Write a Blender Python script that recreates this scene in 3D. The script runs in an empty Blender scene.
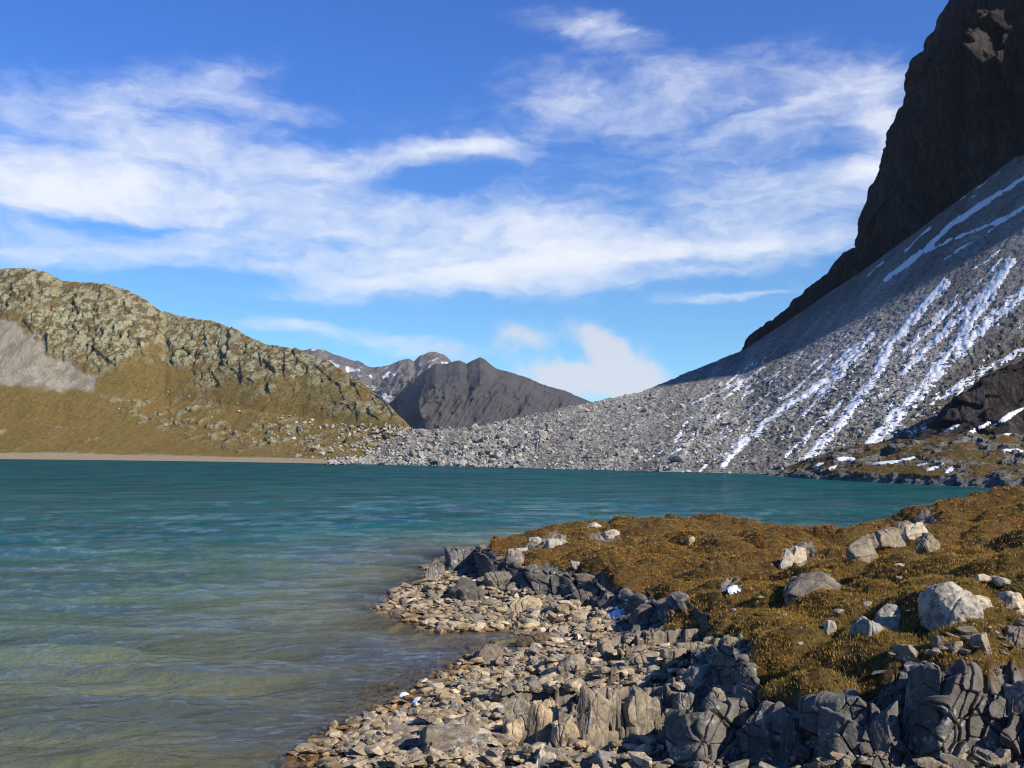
import bpy, math, random
import numpy as np

R = math.radians
HAZE = 3.6e-5
ALB = .76      # the whole palette's reflectance against the exposure below
C = bpy.context.scene.collection
rng = np.random.default_rng(7)
random.seed(7)

# ------------------------------------------------------------------ camera
W, HH, F = 1024, 768, 1024 * 35.0 / 36.0
CAMZ = 6.0
TH = math.atan((443 - 384) / F)
cam_d = bpy.data.cameras.new('camera')
cam_d.lens = 35.0
cam_d.sensor_width = 36.0
cam_d.clip_start = 0.1
cam_d.clip_end = 30000
cam = bpy.data.objects.new('camera', cam_d)
C.objects.link(cam)
cam.location = (0, 0, CAMZ)
cam.rotation_euler = (R(90) + TH, 0, 0)
bpy.context.scene.camera = cam
CT, ST = math.cos(TH), math.sin(TH)


def ray(px, py):
    a = (np.asarray(px, float) - 512) / F
    b = (384 - np.asarray(py, float)) / F
    dx, dy, dz = a, CT - b * ST, ST + b * CT
    return dx / dy, dz / dy


def pt(px, py, Y):
    u, v = ray(px, py)
    return np.array([u * Y, Y, CAMZ + v * Y])


def ptz(px, py, z):
    u, v = ray(px, py)
    Y = (z - CAMZ) / v
    return np.array([u * Y, Y, z])


def pyz(px, Y, z):
    """column px, distance Y, height z"""
    u, v = ray(px, 443)
    return np.array([u * Y, Y, z])


def project(x, y, z):
    zz = z - CAMZ
    dep = y * CT + zz * ST
    up = -y * ST + zz * CT
    dep = np.maximum(dep, 0.1)
    return 512 + F * x / dep, 384 - F * up / dep


# ------------------------------------------------------------------ noise
def _h(ix, iy, iz, seed):
    h = (ix.astype(np.uint32) * np.uint32(374761393) + iy.astype(np.uint32) * np.uint32(668265263)
         + iz.astype(np.uint32) * np.uint32(2147483647 - 8) + np.uint32(seed * 974711 + 12345))
    h = (h ^ (h >> np.uint32(13))) * np.uint32(1274126177)
    h = (h ^ (h >> np.uint32(16))) * np.uint32(2246822519)
    return h ^ (h >> np.uint32(13))


_G = np.random.default_rng(3).normal(size=(256, 3))
_G /= np.linalg.norm(_G, axis=1)[:, None]
_G = _G.astype(np.float32)


def gn(x, y, z, seed=0):
    """gradient noise about -0.7..0.7"""
    x = np.asarray(x, np.float64); y = np.asarray(y, np.float64); z = np.asarray(z, np.float64)
    x, y, z = np.broadcast_arrays(x, y, z)
    ix, iy, iz = np.floor(x), np.floor(y), np.floor(z)
    fx, fy, fz = (x - ix).astype(np.float32), (y - iy).astype(np.float32), (z - iz).astype(np.float32)
    ix, iy, iz = ix.astype(np.int64), iy.astype(np.int64), iz.astype(np.int64)
    q = lambda t: t * t * t * (t * (t * 6 - 15) + 10)
    ux, uy, uz = q(fx), q(fy), q(fz)
    out = 0
    for a in (0, 1):
        wx = ux if a else 1 - ux
        for b in (0, 1):
            wy = uy if b else 1 - uy
            for c in (0, 1):
                wz = uz if c else 1 - uz
                g = _G[_h(ix + a, iy + b, iz + c, seed) & np.uint32(255)]
                out = out + wx * wy * wz * (g[..., 0] * (fx - a) + g[..., 1] * (fy - b) + g[..., 2] * (fz - c))
    return out


def fbm(x, y, z, s, octv=4, seed=0, gain=.5, ridged=False):
    t, a, n = 0, 1.0, 0
    for i in range(octv):
        f = s * 2.03 ** i
        v = gn(x * f + 17.3 * i, y * f - 9.1 * i, z * f + 4.7 * i, seed + i)
        if ridged:
            v = 1 - 3.0 * np.abs(v)
        else:
            v = v * 1.6
        t = t + a * v
        n += a
        a *= gain
    return t / n


def cells(x, y, seed=0, jit=.9):
    """2-D Voronoi: F1, F2, random id, offset to the cell point"""
    ix, iy = np.floor(x).astype(np.int64), np.floor(y).astype(np.int64)
    f1 = np.full(x.shape, 9.0); f2 = np.full(x.shape, 9.0)
    idv = np.zeros(x.shape); ox = np.zeros(x.shape); oy = np.zeros(x.shape)
    for a in (-1, 0, 1):
        for b in (-1, 0, 1):
            h = _h(ix + a, iy + b, ix * 0, seed)
            rx = (h & np.uint32(1023)) / 1023.0
            ry = ((h >> np.uint32(10)) & np.uint32(1023)) / 1023.0
            rid = ((h >> np.uint32(20)) & np.uint32(1023)) / 1023.0
            dx = ix + a + .5 + (rx - .5) * jit - x
            dy = iy + b + .5 + (ry - .5) * jit - y
            d = np.hypot(dx, dy)
            near = d < f1
            f2 = np.where(near, f1, np.minimum(f2, d))
            idv = np.where(near, rid, idv); ox = np.where(near, dx, ox); oy = np.where(near, dy, oy)
            f1 = np.where(near, d, f1)
    return f1, f2, idv, ox, oy


def ss(a, b, x):
    t = np.clip((x - a) / (b - a), 0, 1)
    return t * t * (3 - 2 * t)


def poly_sd(px, py, poly):
    """signed pixel distance to a polygon, positive inside"""
    P = np.array(poly, float)
    d = np.full(px.shape, 1e9)
    ins = np.zeros(px.shape, bool)
    n = len(P)
    for i in range(n):
        x0, y0 = P[i]; x1, y1 = P[(i + 1) % n]
        ex, ey = x1 - x0, y1 - y0
        t = np.clip(((px - x0) * ex + (py - y0) * ey) / (ex * ex + ey * ey + 1e-9), 0, 1)
        d = np.minimum(d, np.hypot(px - x0 - t * ex, py - y0 - t * ey))
        if y0 != y1:
            c = ((y0 > py) != (y1 > py)) & (px < ex * (py - y0) / (y1 - y0) + x0)
            ins ^= c
    return np.where(ins, d, -d)


# ------------------------------------------------------------------ mesh helpers
def make_mesh(name, V, faces, attrs=None, smooth=True):
    V = np.ascontiguousarray(V, np.float32)
    faces = np.ascontiguousarray(faces, np.int32)
    n, k = faces.shape
    me = bpy.data.meshes.new(name)
    me.vertices.add(len(V)); me.vertices.foreach_set('co', V.ravel())
    me.loops.add(n * k); me.loops.foreach_set('vertex_index', faces.ravel())
    me.polygons.add(n)
    me.polygons.foreach_set('loop_start', np.arange(0, n * k, k, dtype=np.int32))
    me.polygons.foreach_set('loop_total', np.full(n, k, np.int32))
    me.polygons.foreach_set('use_smooth', np.full(n, smooth, bool))
    me.update(calc_edges=True)
    for an, av in (attrs or {}).items():
        av = np.asarray(av, np.float32)
        if av.ndim == 1:
            at = me.attributes.new(an, 'FLOAT', 'POINT'); at.data.foreach_set('value', np.ascontiguousarray(av))
        else:
            if av.shape[1] == 3:
                av = np.hstack([av, np.ones((len(av), 1), np.float32)])
            at = me.attributes.new(an, 'FLOAT_COLOR', 'POINT'); at.data.foreach_set('color', np.ascontiguousarray(av).ravel())
    return me


def link(name, me, mat, label=None, cat=None, group=None, kind=None, loc=None):
    o = bpy.data.objects.new(name, me)
    C.objects.link(o)
    if mat and not me.materials:
        me.materials.append(mat)
    if loc is not None:
        o.location = loc
    if label: o['label'] = label
    if cat: o['category'] = cat
    if group: o['group'] = group
    if kind: o['kind'] = kind
    return o


def grid_faces(nu, nv):
    """vertex index = i*nv + j"""
    i, j = np.meshgrid(np.arange(nu - 1), np.arange(nv - 1), indexing='ij')
    a = (i * nv + j).ravel()
    return np.stack([a, a + nv, a + nv + 1, a + 1], 1)


def grid_normals(G):
    du = np.gradient(G, axis=0); dv = np.gradient(G, axis=1)
    n = np.cross(du, dv)
    return n / (np.linalg.norm(n, axis=2, keepdims=True) + 1e-9)


def blur(G, it=1):
    for _ in range(it):
        A = G.copy(); A[1:-1] = (G[:-2] + 2 * G[1:-1] + G[2:]) / 4
        B = A.copy(); B[:, 1:-1] = (A[:, :-2] + 2 * A[:, 1:-1] + A[:, 2:]) / 4
        G = B
    return G


def sheet(cols, nu, nv, us=None):
    """cols: [(u, [3-D points])] -> grid (nu, nv, 3); u even in the key, rows even in picture length"""
    ku = np.array([c[0] for c in cols], float)
    K = np.array([np.array(c[1]) for c in cols])              # (nc, nk, 3)
    u = np.linspace(ku[0], ku[-1], nu) if us is None else us
    nk = K.shape[1]
    KU = np.stack([[np.interp(u, ku, K[:, k, c]) for c in range(3)] for k in range(nk)])   # nk,3,nu
    # rows shared between the key intervals in proportion to their mean seen length
    px, py = project(K[..., 0], K[..., 1], K[..., 2])
    ln = np.abs(np.diff(py, axis=1)).mean(0) + 4
    tk = np.concatenate([[0], np.cumsum(ln)]); tk /= tk[-1]
    t = np.linspace(0, 1, nv)
    G = np.empty((nu, nv, 3))
    for c in range(3):
        for i in range(nu):
            G[i, :, c] = np.interp(t, tk, KU[:, c, i])
    return G, u, t, tk


# ------------------------------------------------------------------ materials
def nodes(name):
    m = bpy.data.materials.new(name)
    m.use_nodes = True
    nt = m.node_tree
    nt.nodes.clear()
    return m, nt


class NB:
    def __init__(s, nt): s.nt = nt

    def n(s, t, **kw):
        nd = s.nt.nodes.new(t)
        for k, v in kw.items():
            setattr(nd, k, v)
        return nd

    def put(s, sock, v):
        if isinstance(v, bpy.types.NodeSocket): s.nt.links.new(v, sock)
        elif v is not None:
            if sock.type == 'RGBA' and len(v) == 3: v = (*v, 1)
            sock.default_value = v

    def noise(s, vec, scale, detail=4, rough=.6, dist=0.0, out='Fac'):
        nd = s.n('ShaderNodeTexNoise'); s.put(nd.inputs['Vector'], vec)
        nd.inputs['Scale'].default_value = scale; nd.inputs['Detail'].default_value = detail
        nd.inputs['Roughness'].default_value = rough; nd.inputs['Distortion'].default_value = dist
        return nd.outputs[out]

    def vor(s, vec, scale, feature='F1', out='Distance'):
        nd = s.n('ShaderNodeTexVoronoi', feature=feature); s.put(nd.inputs['Vector'], vec)
        nd.inputs['Scale'].default_value = scale
        return nd.outputs[out]

    def math(s, op, a, b=None, clamp=False):
        nd = s.n('ShaderNodeMath', operation=op, use_clamp=clamp)
        s.put(nd.inputs[0], a)
        if b is not None: s.put(nd.inputs[1], b)
        return nd.outputs[0]

    def mr(s, v, a, b, c=0.0, d=1.0, smooth=True):
        nd = s.n('ShaderNodeMapRange', interpolation_type='SMOOTHSTEP' if smooth else 'LINEAR')
        for k, x in zip(('Value', 'From Min', 'From Max', 'To Min', 'To Max'), (v, a, b, c, d)):
            s.put(nd.inputs[k], x)
        return nd.outputs[0]

    def mix(s, f, a, b, mode='MIX'):
        nd = s.n('ShaderNodeMix', data_type='RGBA', blend_type=mode)
        s.put(nd.inputs['Factor'], f); s.put(nd.inputs[6], a); s.put(nd.inputs[7], b)
        return nd.outputs[2]

    def attr(s, name, out='Fac'):
        nd = s.n('ShaderNodeAttribute', attribute_name=name)
        return nd.outputs[out]

    def vmath(s, op, a, b=None):
        nd = s.n('ShaderNodeVectorMath', operation=op); s.put(nd.inputs[0], a)
        if b is not None: s.put(nd.inputs[1], b)
        return nd.outputs[0]

    def bump(s, h, strength, dist, nrm=None):
        nd = s.n('ShaderNodeBump'); nd.inputs['Strength'].default_value = strength
        nd.inputs['Distance'].default_value = dist; s.put(nd.inputs['Height'], h)
        if nrm: s.put(nd.inputs['Normal'], nrm)
        return nd.outputs[0]

    def out(s, col, rough=.9, normal=None, spec=.25, k=None):
        k = ALB if k is None else k
        col = s.mix(1.0, col, (k, k, k), 'MULTIPLY')
        b = s.n('ShaderNodeBsdfPrincipled'); s.put(b.inputs['Base Color'], col)
        s.put(b.inputs['Roughness'], rough); b.inputs['Specular IOR Level'].default_value = spec
        if normal: s.put(b.inputs['Normal'], normal)
        o = s.n('ShaderNodeOutputMaterial'); s.nt.links.new(b.outputs[0], o.inputs[0])
        return b

    def pos(s): return s.n('ShaderNodeNewGeometry').outputs['Position']

    def xyz(s, v):
        nd = s.n('ShaderNodeSeparateXYZ'); s.put(nd.inputs[0], v); return nd.outputs


def scaled(b, vec, sc):
    return b.vmath('MULTIPLY', vec, sc)


def mat_stone(name, lichen=.25, warm=(1, 1, 1), wet=True):
    """grey-tan limestone, tinted by object colour and the mesh's tint, weathered; wet and stained by the waterline"""
    m, nt = nodes(name); b = NB(nt)
    p = b.pos()
    oi = b.n('ShaderNodeObjectInfo')
    base = b.mix(1.0, oi.outputs['Color'], b.attr('tint', 'Color'), 'MULTIPLY')
    n1 = b.noise(p, 3.0, 6, .65)
    base = b.mix(1.0, base, b.mix(b.mr(n1, .3, .7), (.72, .70, .68), (1.22, 1.2, 1.16)), 'MULTIPLY')
    grain = b.noise(p, 28, 4, .7)
    base = b.mix(1.0, base, b.mix(b.mr(grain, .3, .72), (.78, .78, .78), (1.2, 1.2, 1.2)), 'MULTIPLY')
    # strata: fine streaks across the tilted beds
    st = b.noise(scaled(b, p, (4.5, 3.5, 2.2)), 2.2, 6, .65, .5)
    base = b.mix(b.mr(st, .50, .64, 0, .3), base, (.20, .16, .115))
    if lichen:
        l1 = b.noise(p, 5.5, 5, .7); l2 = b.noise(p, 1.3, 2, .5)
        lf = b.math('MULTIPLY', b.mr(l1, .54, .6), b.mr(l2, .45, .6, 0, lichen))
        base = b.mix(lf, base, (.46, .46, .42))
        dk = b.noise(p, 4.3, 5, .72, .4)
        base = b.mix(b.mr(dk, .50, .62, 0, .62), base, (.075, .07, .066))
    if wet:
        z = b.xyz(p)[2]
        wn = b.math('ADD', z, b.math('MULTIPLY', b.noise(p, 2.0, 3), -.22))
        wf = b.mr(wn, -.10, .06, 1.0, 0.0)
        base = b.mix(wf, base, b.mix(1.0, base, (.52, .38, .22), 'MULTIPLY'))
        rough = b.mr(wf, 0, 1, .92, .45)
    else:
        rough = .92
    h = b.math('ADD', b.math('MULTIPLY', n1, .5), b.math('MULTIPLY', grain, .25))
    h = b.math('ADD', h, b.math('MULTIPLY', st, .35))
    nn = b.bump(h, .8, .07)
    b.out(base, rough, nn)
    return m


def mat_ground():
    """foreground ground: turf soil where grass=1, broken grey rock elsewhere"""
    m, nt = nodes('ground_material'); b = NB(nt)
    p = b.pos()
    g = b.attr('grass'); dark = b.attr('dark')
    n1 = b.noise(p, 2.5, 6, .65); n2 = b.noise(p, 18, 5, .7)
    rock = b.mix(b.mr(n1, .3, .7), (.21, .17, .12), (.40, .325, .225))
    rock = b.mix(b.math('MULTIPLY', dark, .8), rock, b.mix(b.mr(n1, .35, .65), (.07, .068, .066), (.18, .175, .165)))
    rock = b.mix(b.mr(n2, .35, .7, 0, .5), rock, (.12, .105, .09))
    crack = b.attr('crack')
    rock = b.mix(b.math('MULTIPLY', crack, .7), rock, (.05, .045, .04))
    z = b.xyz(p)[2]
    wn = b.math('ADD', z, b.math('MULTIPLY', b.noise(p, 1.5, 3), -.2))
    rock = b.mix(b.mr(wn, -.1, .04, .9, 0), rock, b.mix(b.mr(n1, .35, .65), (.09, .078, .042), (.20, .16, .085)))
    t1 = b.noise(p, .9, 5, .65); t2 = b.noise(p, 7, 4, .7)
    turf = b.mix(b.mr(t1, .35, .62), (.13, .066, .018), (.115, .078, .022))
    turf = b.mix(b.mr(t2, .35, .7), turf, (.035, .022, .010))
    col = b.mix(g, rock, turf)
    h = b.math('ADD', b.math('MULTIPLY', n1, .5), b.math('MULTIPLY', n2, .35))
    b.out(col, .95, b.bump(h, .7, .06), .15)
    return m


def mat_grass():
    m, nt = nodes('dry_grass'); b = NB(nt)
    col = b.attr('tint', 'Color')
    col = b.mix(1.0, col, (ALB, ALB, ALB), 'MULTIPLY')
    d = b.n('ShaderNodeBsdfDiffuse'); b.put(d.inputs[0], col)
    t = b.n('ShaderNodeBsdfTranslucent'); b.put(t.inputs[0], col)
    mx = b.n('ShaderNodeMixShader'); mx.inputs[0].default_value = .3
    nt.links.new(d.outputs[0], mx.inputs[1]); nt.links.new(t.outputs[0], mx.inputs[2])
    o = b.n('ShaderNodeOutputMaterial'); nt.links.new(mx.outputs[0], o.inputs[0])
    return m


def mat_snow():
    m, nt = nodes('snow'); b = NB(nt)
    p = b.pos()
    n = b.noise(p, 1.2, 6, .7)
    col = b.mix(b.mr(n, .3, .7), (.56, .575, .61), (.74, .75, .77))
    b.out(col, .7, b.bump(n, .5, .15), .2, 1.0)
    return m


def mat_water():
    m, nt = nodes('lake_water'); b = NB(nt)
    p = b.pos()
    dep = b.attr('depth')
    far = b.attr('far')
    deep = b.mix(far, (.011, .076, .066), (.004, .060, .064))
    body = b.mix(b.mr(dep, .3, 2.6), (.138, .143, .074), (.066, .106, .066))
    body = b.mix(b.mr(dep, 1.8, 5.2), body, deep)
    wind = b.noise(scaled(b, p, (.05, .10, 1)), 1.0, 8, .7)
    body = b.mix(1.0, body, b.mix(b.mr(wind, .35, .65), (.66, .70, .74), (1.28, 1.24, 1.2)), 'MULTIPLY')
    q = scaled(b, p, (.75, 2.1, 1.0))
    w1 = b.noise(q, 1.1, 3, .55, .3)
    w2 = b.noise(q, 4.2, 3, .6)
    h = b.math('ADD', w1, b.math('MULTIPLY', w2, .45))
    h = b.math('ADD', h, b.math('MULTIPLY', b.noise(scaled(b, p, (.9, 1.6, 1)), 13, 3, .6), .12))
    nn = b.bump(h, .95, .2)
    diff = b.n('ShaderNodeBsdfDiffuse'); b.put(diff.inputs[0], body); b.put(diff.inputs['Normal'], nn)
    tr = b.n('ShaderNodeBsdfTransparent'); b.put(tr.inputs[0], (.86, .82, .66, 1))
    T = b.math('POWER', 2.718, b.math('MULTIPLY', dep, -1.5))
    m1 = b.n('ShaderNodeMixShader'); b.put(m1.inputs[0], T)
    nt.links.new(diff.outputs[0], m1.inputs[1]); nt.links.new(tr.outputs[0], m1.inputs[2])
    gl = b.n('ShaderNodeBsdfGlossy'); b.put(gl.inputs['Roughness'], b.mr(far, 0, 1, .06, .16))
    b.put(gl.inputs['Color'], (1, 1, 1, 1)); b.put(gl.inputs['Normal'], nn)
    fr = b.n('ShaderNodeFresnel'); fr.inputs['IOR'].default_value = 1.33; b.put(fr.inputs['Normal'], nn)
    # seen this flat, a choppy surface turns its near wave faces to the viewer and mirrors much less than a calm one
    f = b.math('MINIMUM', b.math('MULTIPLY', fr.outputs[0], .8), b.mr(far, 0, 1, .21, .10))
    # cat's-paws: patches of rougher and smoother water mirror more or less of the sky
    cp = b.noise(scaled(b, p, (.14, .24, 1)), 1.0, 8, .72)
    f = b.math('MULTIPLY', f, b.mr(cp, .36, .66, .50, 1.65))
    m2 = b.n('ShaderNodeMixShader'); b.put(m2.inputs[0], f)
    nt.links.new(m1.outputs[0], m2.inputs[1]); nt.links.new(gl.outputs[0], m2.inputs[2])
    o = b.n('ShaderNodeOutputMaterial'); nt.links.new(m2.outputs[0], o.inputs[0])
    return m


def mat_hill():
    m, nt = nodes('hill_material'); b = NB(nt)
    p = b.pos()
    rk = b.attr('rock'); gv = b.attr('gravel'); bc = b.attr('beach')
    n1 = b.noise(p, .09, 6, .65); n2 = b.noise(p, .7, 6, .72); n3 = b.noise(p, 2.2, 4, .7)
    grass = b.mix(b.mr(n1, .38, .62), (.27, .172, .045), (.245, .175, .048))
    grass = b.mix(b.mr(n2, .42, .7, 0, .8), grass, (.10, .072, .026))
    grass = b.mix(b.mr(n3, .58, .7, 0, .5), grass, (.28, .24, .16))
    rock = b.mix(b.mr(n1, .35, .65), (.33, .285, .19), (.32, .32, .15))
    rock = b.mix(b.mr(n2, .46, .60), rock, (.45, .43, .30))
    rock = b.mix(b.mr(n3, .50, .68, 0, .75), rock, (.085, .07, .05))
    veg = b.noise(scaled(b, p, (1, 1, .6)), .22, 8, .75)
    rock = b.mix(b.mr(veg, .47, .54, 0, .9), rock, (.125, .078, .030))
    gravel = b.mix(b.mr(n2, .3, .7), (.42, .37, .28), (.54, .485, .375))
    gravel = b.mix(b.mr(n3, .48, .66, 0, .6), gravel, (.18, .15, .10))
    gs = b.noise(scaled(b, p, (1, 1, .25)), .14, 5, .65)
    gravel = b.mix(b.mr(gs, .42, .60, 0, .7), gravel, (.24, .20, .13))
    beach = b.mix(b.mr(n3, .3, .7), (.36, .27, .17), (.46, .37, .25))
    col = b.mix(rk, grass, rock)
    col = b.mix(gv, col, gravel)
    col = b.mix(bc, col, beach)
    h = b.math('ADD', n2, b.math('MULTIPLY', n3, .5))
    b.out(col, .95, b.bump(h, .8, .9), .15)
    return m


def mat_scree():
    m, nt = nodes('scree_material'); b = NB(nt)
    p = b.pos()
    n1 = b.noise(p, .05, 5, .6); n2 = b.noise(p, .9, 6, .75)
    v = b.vor(p, .9, 'F1', 'Color'); v2 = b.vor(p, 1.9, 'F1', 'Color')
    col = b.mix(b.mr(n1, .35, .65), (.275, .268, .255), (.345, .333, .315))
    g = b.math('ADD', b.xyz(v)[0], b.xyz(v2)[1])
    col = b.mix(1.0, col, b.mix(b.mr(g, .2, 1.8, smooth=False), (.55, .55, .56), (1.45, 1.42, 1.38)), 'MULTIPLY')
    col = b.mix(b.mr(n2, .52, .7, 0, .6), col, (.09, .085, .08))
    col = b.mix(1.0, col, b.mix(b.mr(b.attr('chute'), -.35, .35), (.72, .71, .70), (1.28, 1.27, 1.25)), 'MULTIPLY')
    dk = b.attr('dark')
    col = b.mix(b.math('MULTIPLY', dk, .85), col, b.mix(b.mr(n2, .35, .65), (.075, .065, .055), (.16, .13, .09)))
    h = b.math('ADD', b.math('MULTIPLY', g, .3), n2)
    b.out(col, .95, b.bump(h, .9, .8), .15)
    return m


def mat_cliff():
    m, nt = nodes('cliff_material'); b = NB(nt)
    p = b.pos()
    n1 = b.noise(scaled(b, p, (1, 1, .16)), .10, 7, .68); n2 = b.noise(scaled(b, p, (1, 1, .4)), .45, 6, .7)
    n3 = b.noise(scaled(b, p, (1, 1, .3)), 1.1, 6, .7)
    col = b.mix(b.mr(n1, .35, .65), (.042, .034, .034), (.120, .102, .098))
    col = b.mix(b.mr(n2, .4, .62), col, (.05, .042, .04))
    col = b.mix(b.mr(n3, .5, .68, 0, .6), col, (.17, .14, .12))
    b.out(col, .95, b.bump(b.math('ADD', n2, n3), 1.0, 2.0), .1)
    return m


def mat_mountain(name, c1, c2, c3, snow=0.0):
    m, nt = nodes(name); b = NB(nt)
    p = b.pos()
    n1 = b.noise(p, .004, 6, .65); n2 = b.noise(p, .018, 6, .7)
    col = b.mix(b.mr(n1, .38, .62), c1, c2)
    col = b.mix(b.mr(n2, .45, .65, 0, .7), col, c3)
    if snow:
        s = b.attr('snow')
        col = b.mix(s, col, (.8, .82, .85))
    b.out(col, .95, b.bump(n2, .9, 22), .1)
    return m


def mat_headland():
    m, nt = nodes('headland_material'); b = NB(nt)
    p = b.pos()
    rk = b.attr('rock')
    n1 = b.noise(p, .25, 5, .65); n2 = b.noise(p, 1.4, 5, .7)
    g = b.mix(b.mr(n1, .36, .64), (.17, .095, .022), (.10, .075, .024))
    g = b.mix(b.mr(n2, .45, .7, 0, .8), g, (.045, .032, .014))
    r = b.mix(b.mr(n2, .38, .62), (.075, .07, .066), (.23, .22, .20))
    b.out(b.mix(rk, g, r), .95, b.bump(b.math('ADD', n1, n2), .8, .5), .15)
    return m


M_stone = mat_stone('shore_stone')
M_rock = mat_stone('weathered_rock', .7)
M_far_stone = mat_stone('scree_block', 0, wet=False)
M_ground = mat_ground()
M_grass = mat_grass()
M_snow = mat_snow()
M_water = mat_water()
M_hill = mat_hill()
M_scree = mat_scree()
M_cliff = mat_cliff()
M_head = mat_headland()

# ------------------------------------------------------------------ foreground terrain
def shore(px, py): return ptz(px, py, 0.0)


ctrl = []
def cz(*rows):
    for px, py, z in rows: ctrl.append(ptz(px, py, z))
def cy(*rows):
    for px, Y, z in rows: ctrl.append(pyz(px, Y, z))


# waterline, then ever higher ground (picture column, picture row, height in metres)
cz((296, 766, 0), (330, 728, 0), (398, 702, 0), (420, 682, 0), (452, 664, 0), (500, 652, 0), (550, 643, 0.02), (515, 634, 0),
   (440, 631, 0), (400, 622, 0), (364, 609, 0), (388, 592, 0), (420, 566, 0), (455, 550, 0))
cz((470, 570, .45), (500, 556, .75), (450, 600, .22), (520, 612, .25), (570, 612, .35), (600, 600, .5), (590, 625, .22),
   (480, 545, .7), (530, 580, .6), (560, 590, .55))
cz((560, 550, 1.1), (600, 529, 1.4), (650, 527, 1.5), (700, 522.5, 1.72), (740, 523, 1.75), (800, 535, 1.5), (850, 546, 1.3),
   (540, 537, .95), (510, 543, .8), (620, 570, 1.25), (660, 560, 1.6), (720, 560, 1.75), (700, 590, 1.3), (770, 560, 1.75),
   (780, 590, 1.6), (820, 570, 1.8))
cz((640, 625, .5), (650, 650, .6), (600, 650, .45), (540, 670, .3), (480, 690, .25), (430, 720, .2), (380, 750, .15),
   (500, 730, .35), (560, 752, .35), (600, 752, .4), (640, 690, .75), (600, 684, .72), (560, 692, .6), (690, 680, .85), (700, 720, .7), (660, 750, .5),
   (690, 640, .95), (740, 625, 1.45), (680, 618, 1.15), (740, 655, 1.55), (730, 700, 1.0), (740, 735, .8))
cz((800, 640, 1.95), (790, 690, 1.75), (840, 690, 1.95), (860, 600, 2.15), (900, 660, 2.35), (930, 672, 2.35), (870, 540, 2.35), (920, 514, 2.8),
   (960, 503, 3.1), (1024, 492, 3.45), (900, 570, 2.45), (950, 560, 2.85), (1010, 560, 3.1), (950, 620, 2.6), (1010, 620, 2.75),
   (1010, 670, 2.5), (860, 640, 2.2), (960, 650, 2.5), (1150, 560, 3.4), (1200, 500, 3.7), (1150, 660, 2.8), (1300, 560, 3.8))
cz((760, 762, .75), (820, 764, .8), (880, 764, .85), (940, 764, .9), (1000, 764, .95), (1100, 764, 1.1), (640, 766, .5), (560, 766, .35))
# far side falls to the lake again
cy((480, 56, -.6), (540, 60, -.7), (600, 64, -.8), (700, 65, -.8), (800, 62, -.6), (860, 60, -.6), (930, 66, -.5), (1000, 76, -.6),
   (1100, 88, -.8), (1300, 100, -.8), (1150, 62, 3.2), (1300, 70, 3.2), (1100, 76, .8),
   (700, 75, -3), (900, 80, -3), (500, 72, -3), (1100, 102, -3))
cy((800, 53, .5), (850, 51, .3), (830, 55, -.1), (740, 58, .3), (890, 54, 1.0), (700, 57, .5), (640, 58, .0))
# lake floor to the left
cy((250, 19, -.35), (150, 20, -.7), (0, 22, -1.1), (300, 24, -.5), (200, 26, -1.0), (340, 28, -.5), (350, 36, -.7), (300, 40, -1.5),
   (200, 36, -1.8), (0, 34, -2.2), (380, 48, -1.2), (300, 56, -3), (0, 50, -3.5), (0, 75, -6), (300, 78, -5.5), (-250, 30, -2.5), (-250, 70, -6),
   (440, 62, -2.5), (-250, 18, -1.2))
# the bank below and beside the viewpoint
cy((512, 3, 4.1), (512, 8, 2.2), (900, 8, 2.4), (1200, 8, 2.8), (512, 13, .9), (700, 13, 1.0), (900, 13, 1.1), (1150, 12, 1.4), (250, 13, .1), (100, 12, -.3),
   (300, 8, 1.3), (1400, 5, 3.6), (0, 8, .8), (-250, 10, -.4), (380, 17, .2), (450, 16, .35))
CT_ = np.array(ctrl)
_cx = CT_[:, :2]
# drop near-duplicates before the fit
keep = []
for i in range(len(_cx)):
    if all(np.hypot(*(_cx[i] - _cx[j])) > .45 for j in keep): keep.append(i)
CT_ = CT_[keep]; _cx = CT_[:, :2]
n = len(_cx)
D = np.linalg.norm(_cx[:, None] - _cx[None], axis=2)
A = np.zeros((n + 3, n + 3))
A[:n, :n] = D - np.eye(n) * .25
A[:n, n] = 1; A[:n, n + 1:] = _cx; A[n, :n] = 1; A[n + 1:, :n] = _cx.T
rb = np.linalg.solve(A, np.concatenate([CT_[:, 2], [0, 0, 0]]))


def base_h(x, y):
    s = x.shape; q = np.stack([x.ravel(), y.ravel()], 1)
    o = rb[n] + q @ rb[n + 1:]
    for i in range(n):
        o = o + rb[i] * np.hypot(q[:, 0] - _cx[i, 0], q[:, 1] - _cx[i, 1])
    return o.reshape(s)


GRASS_POLY = [(488, 552), (492, 543), (520, 532), (590, 512), (640, 510), (700, 500), (745, 500), (800, 505), (850, 505), (880, 500), (930, 490), (965, 480),
              (1040, 470), (1500, 440), (1700, 760), (1030, 690), (1000, 676), (990, 700), (975, 700), (968, 682), (940, 668), (905, 674), (880, 700), (845, 706), (815, 712), (775, 716),
              (745, 706), (738, 684), (760, 664), (752, 648), (728, 640), (706, 636), (664, 626), (672, 612), (700, 606), (668, 604), (640, 602), (612, 594),
              (600, 580), (578, 574), (548, 566), (528, 573), (505, 562)]
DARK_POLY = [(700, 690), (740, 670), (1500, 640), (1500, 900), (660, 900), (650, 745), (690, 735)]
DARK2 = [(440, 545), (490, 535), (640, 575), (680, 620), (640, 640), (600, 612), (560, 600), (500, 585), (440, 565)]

AZ0, AZ1, R0, R1 = -34.0, 46.0, 2.6, 105.0
NA, NR = 1180, 760
az = np.radians(np.linspace(AZ0, AZ1, NA))
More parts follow.
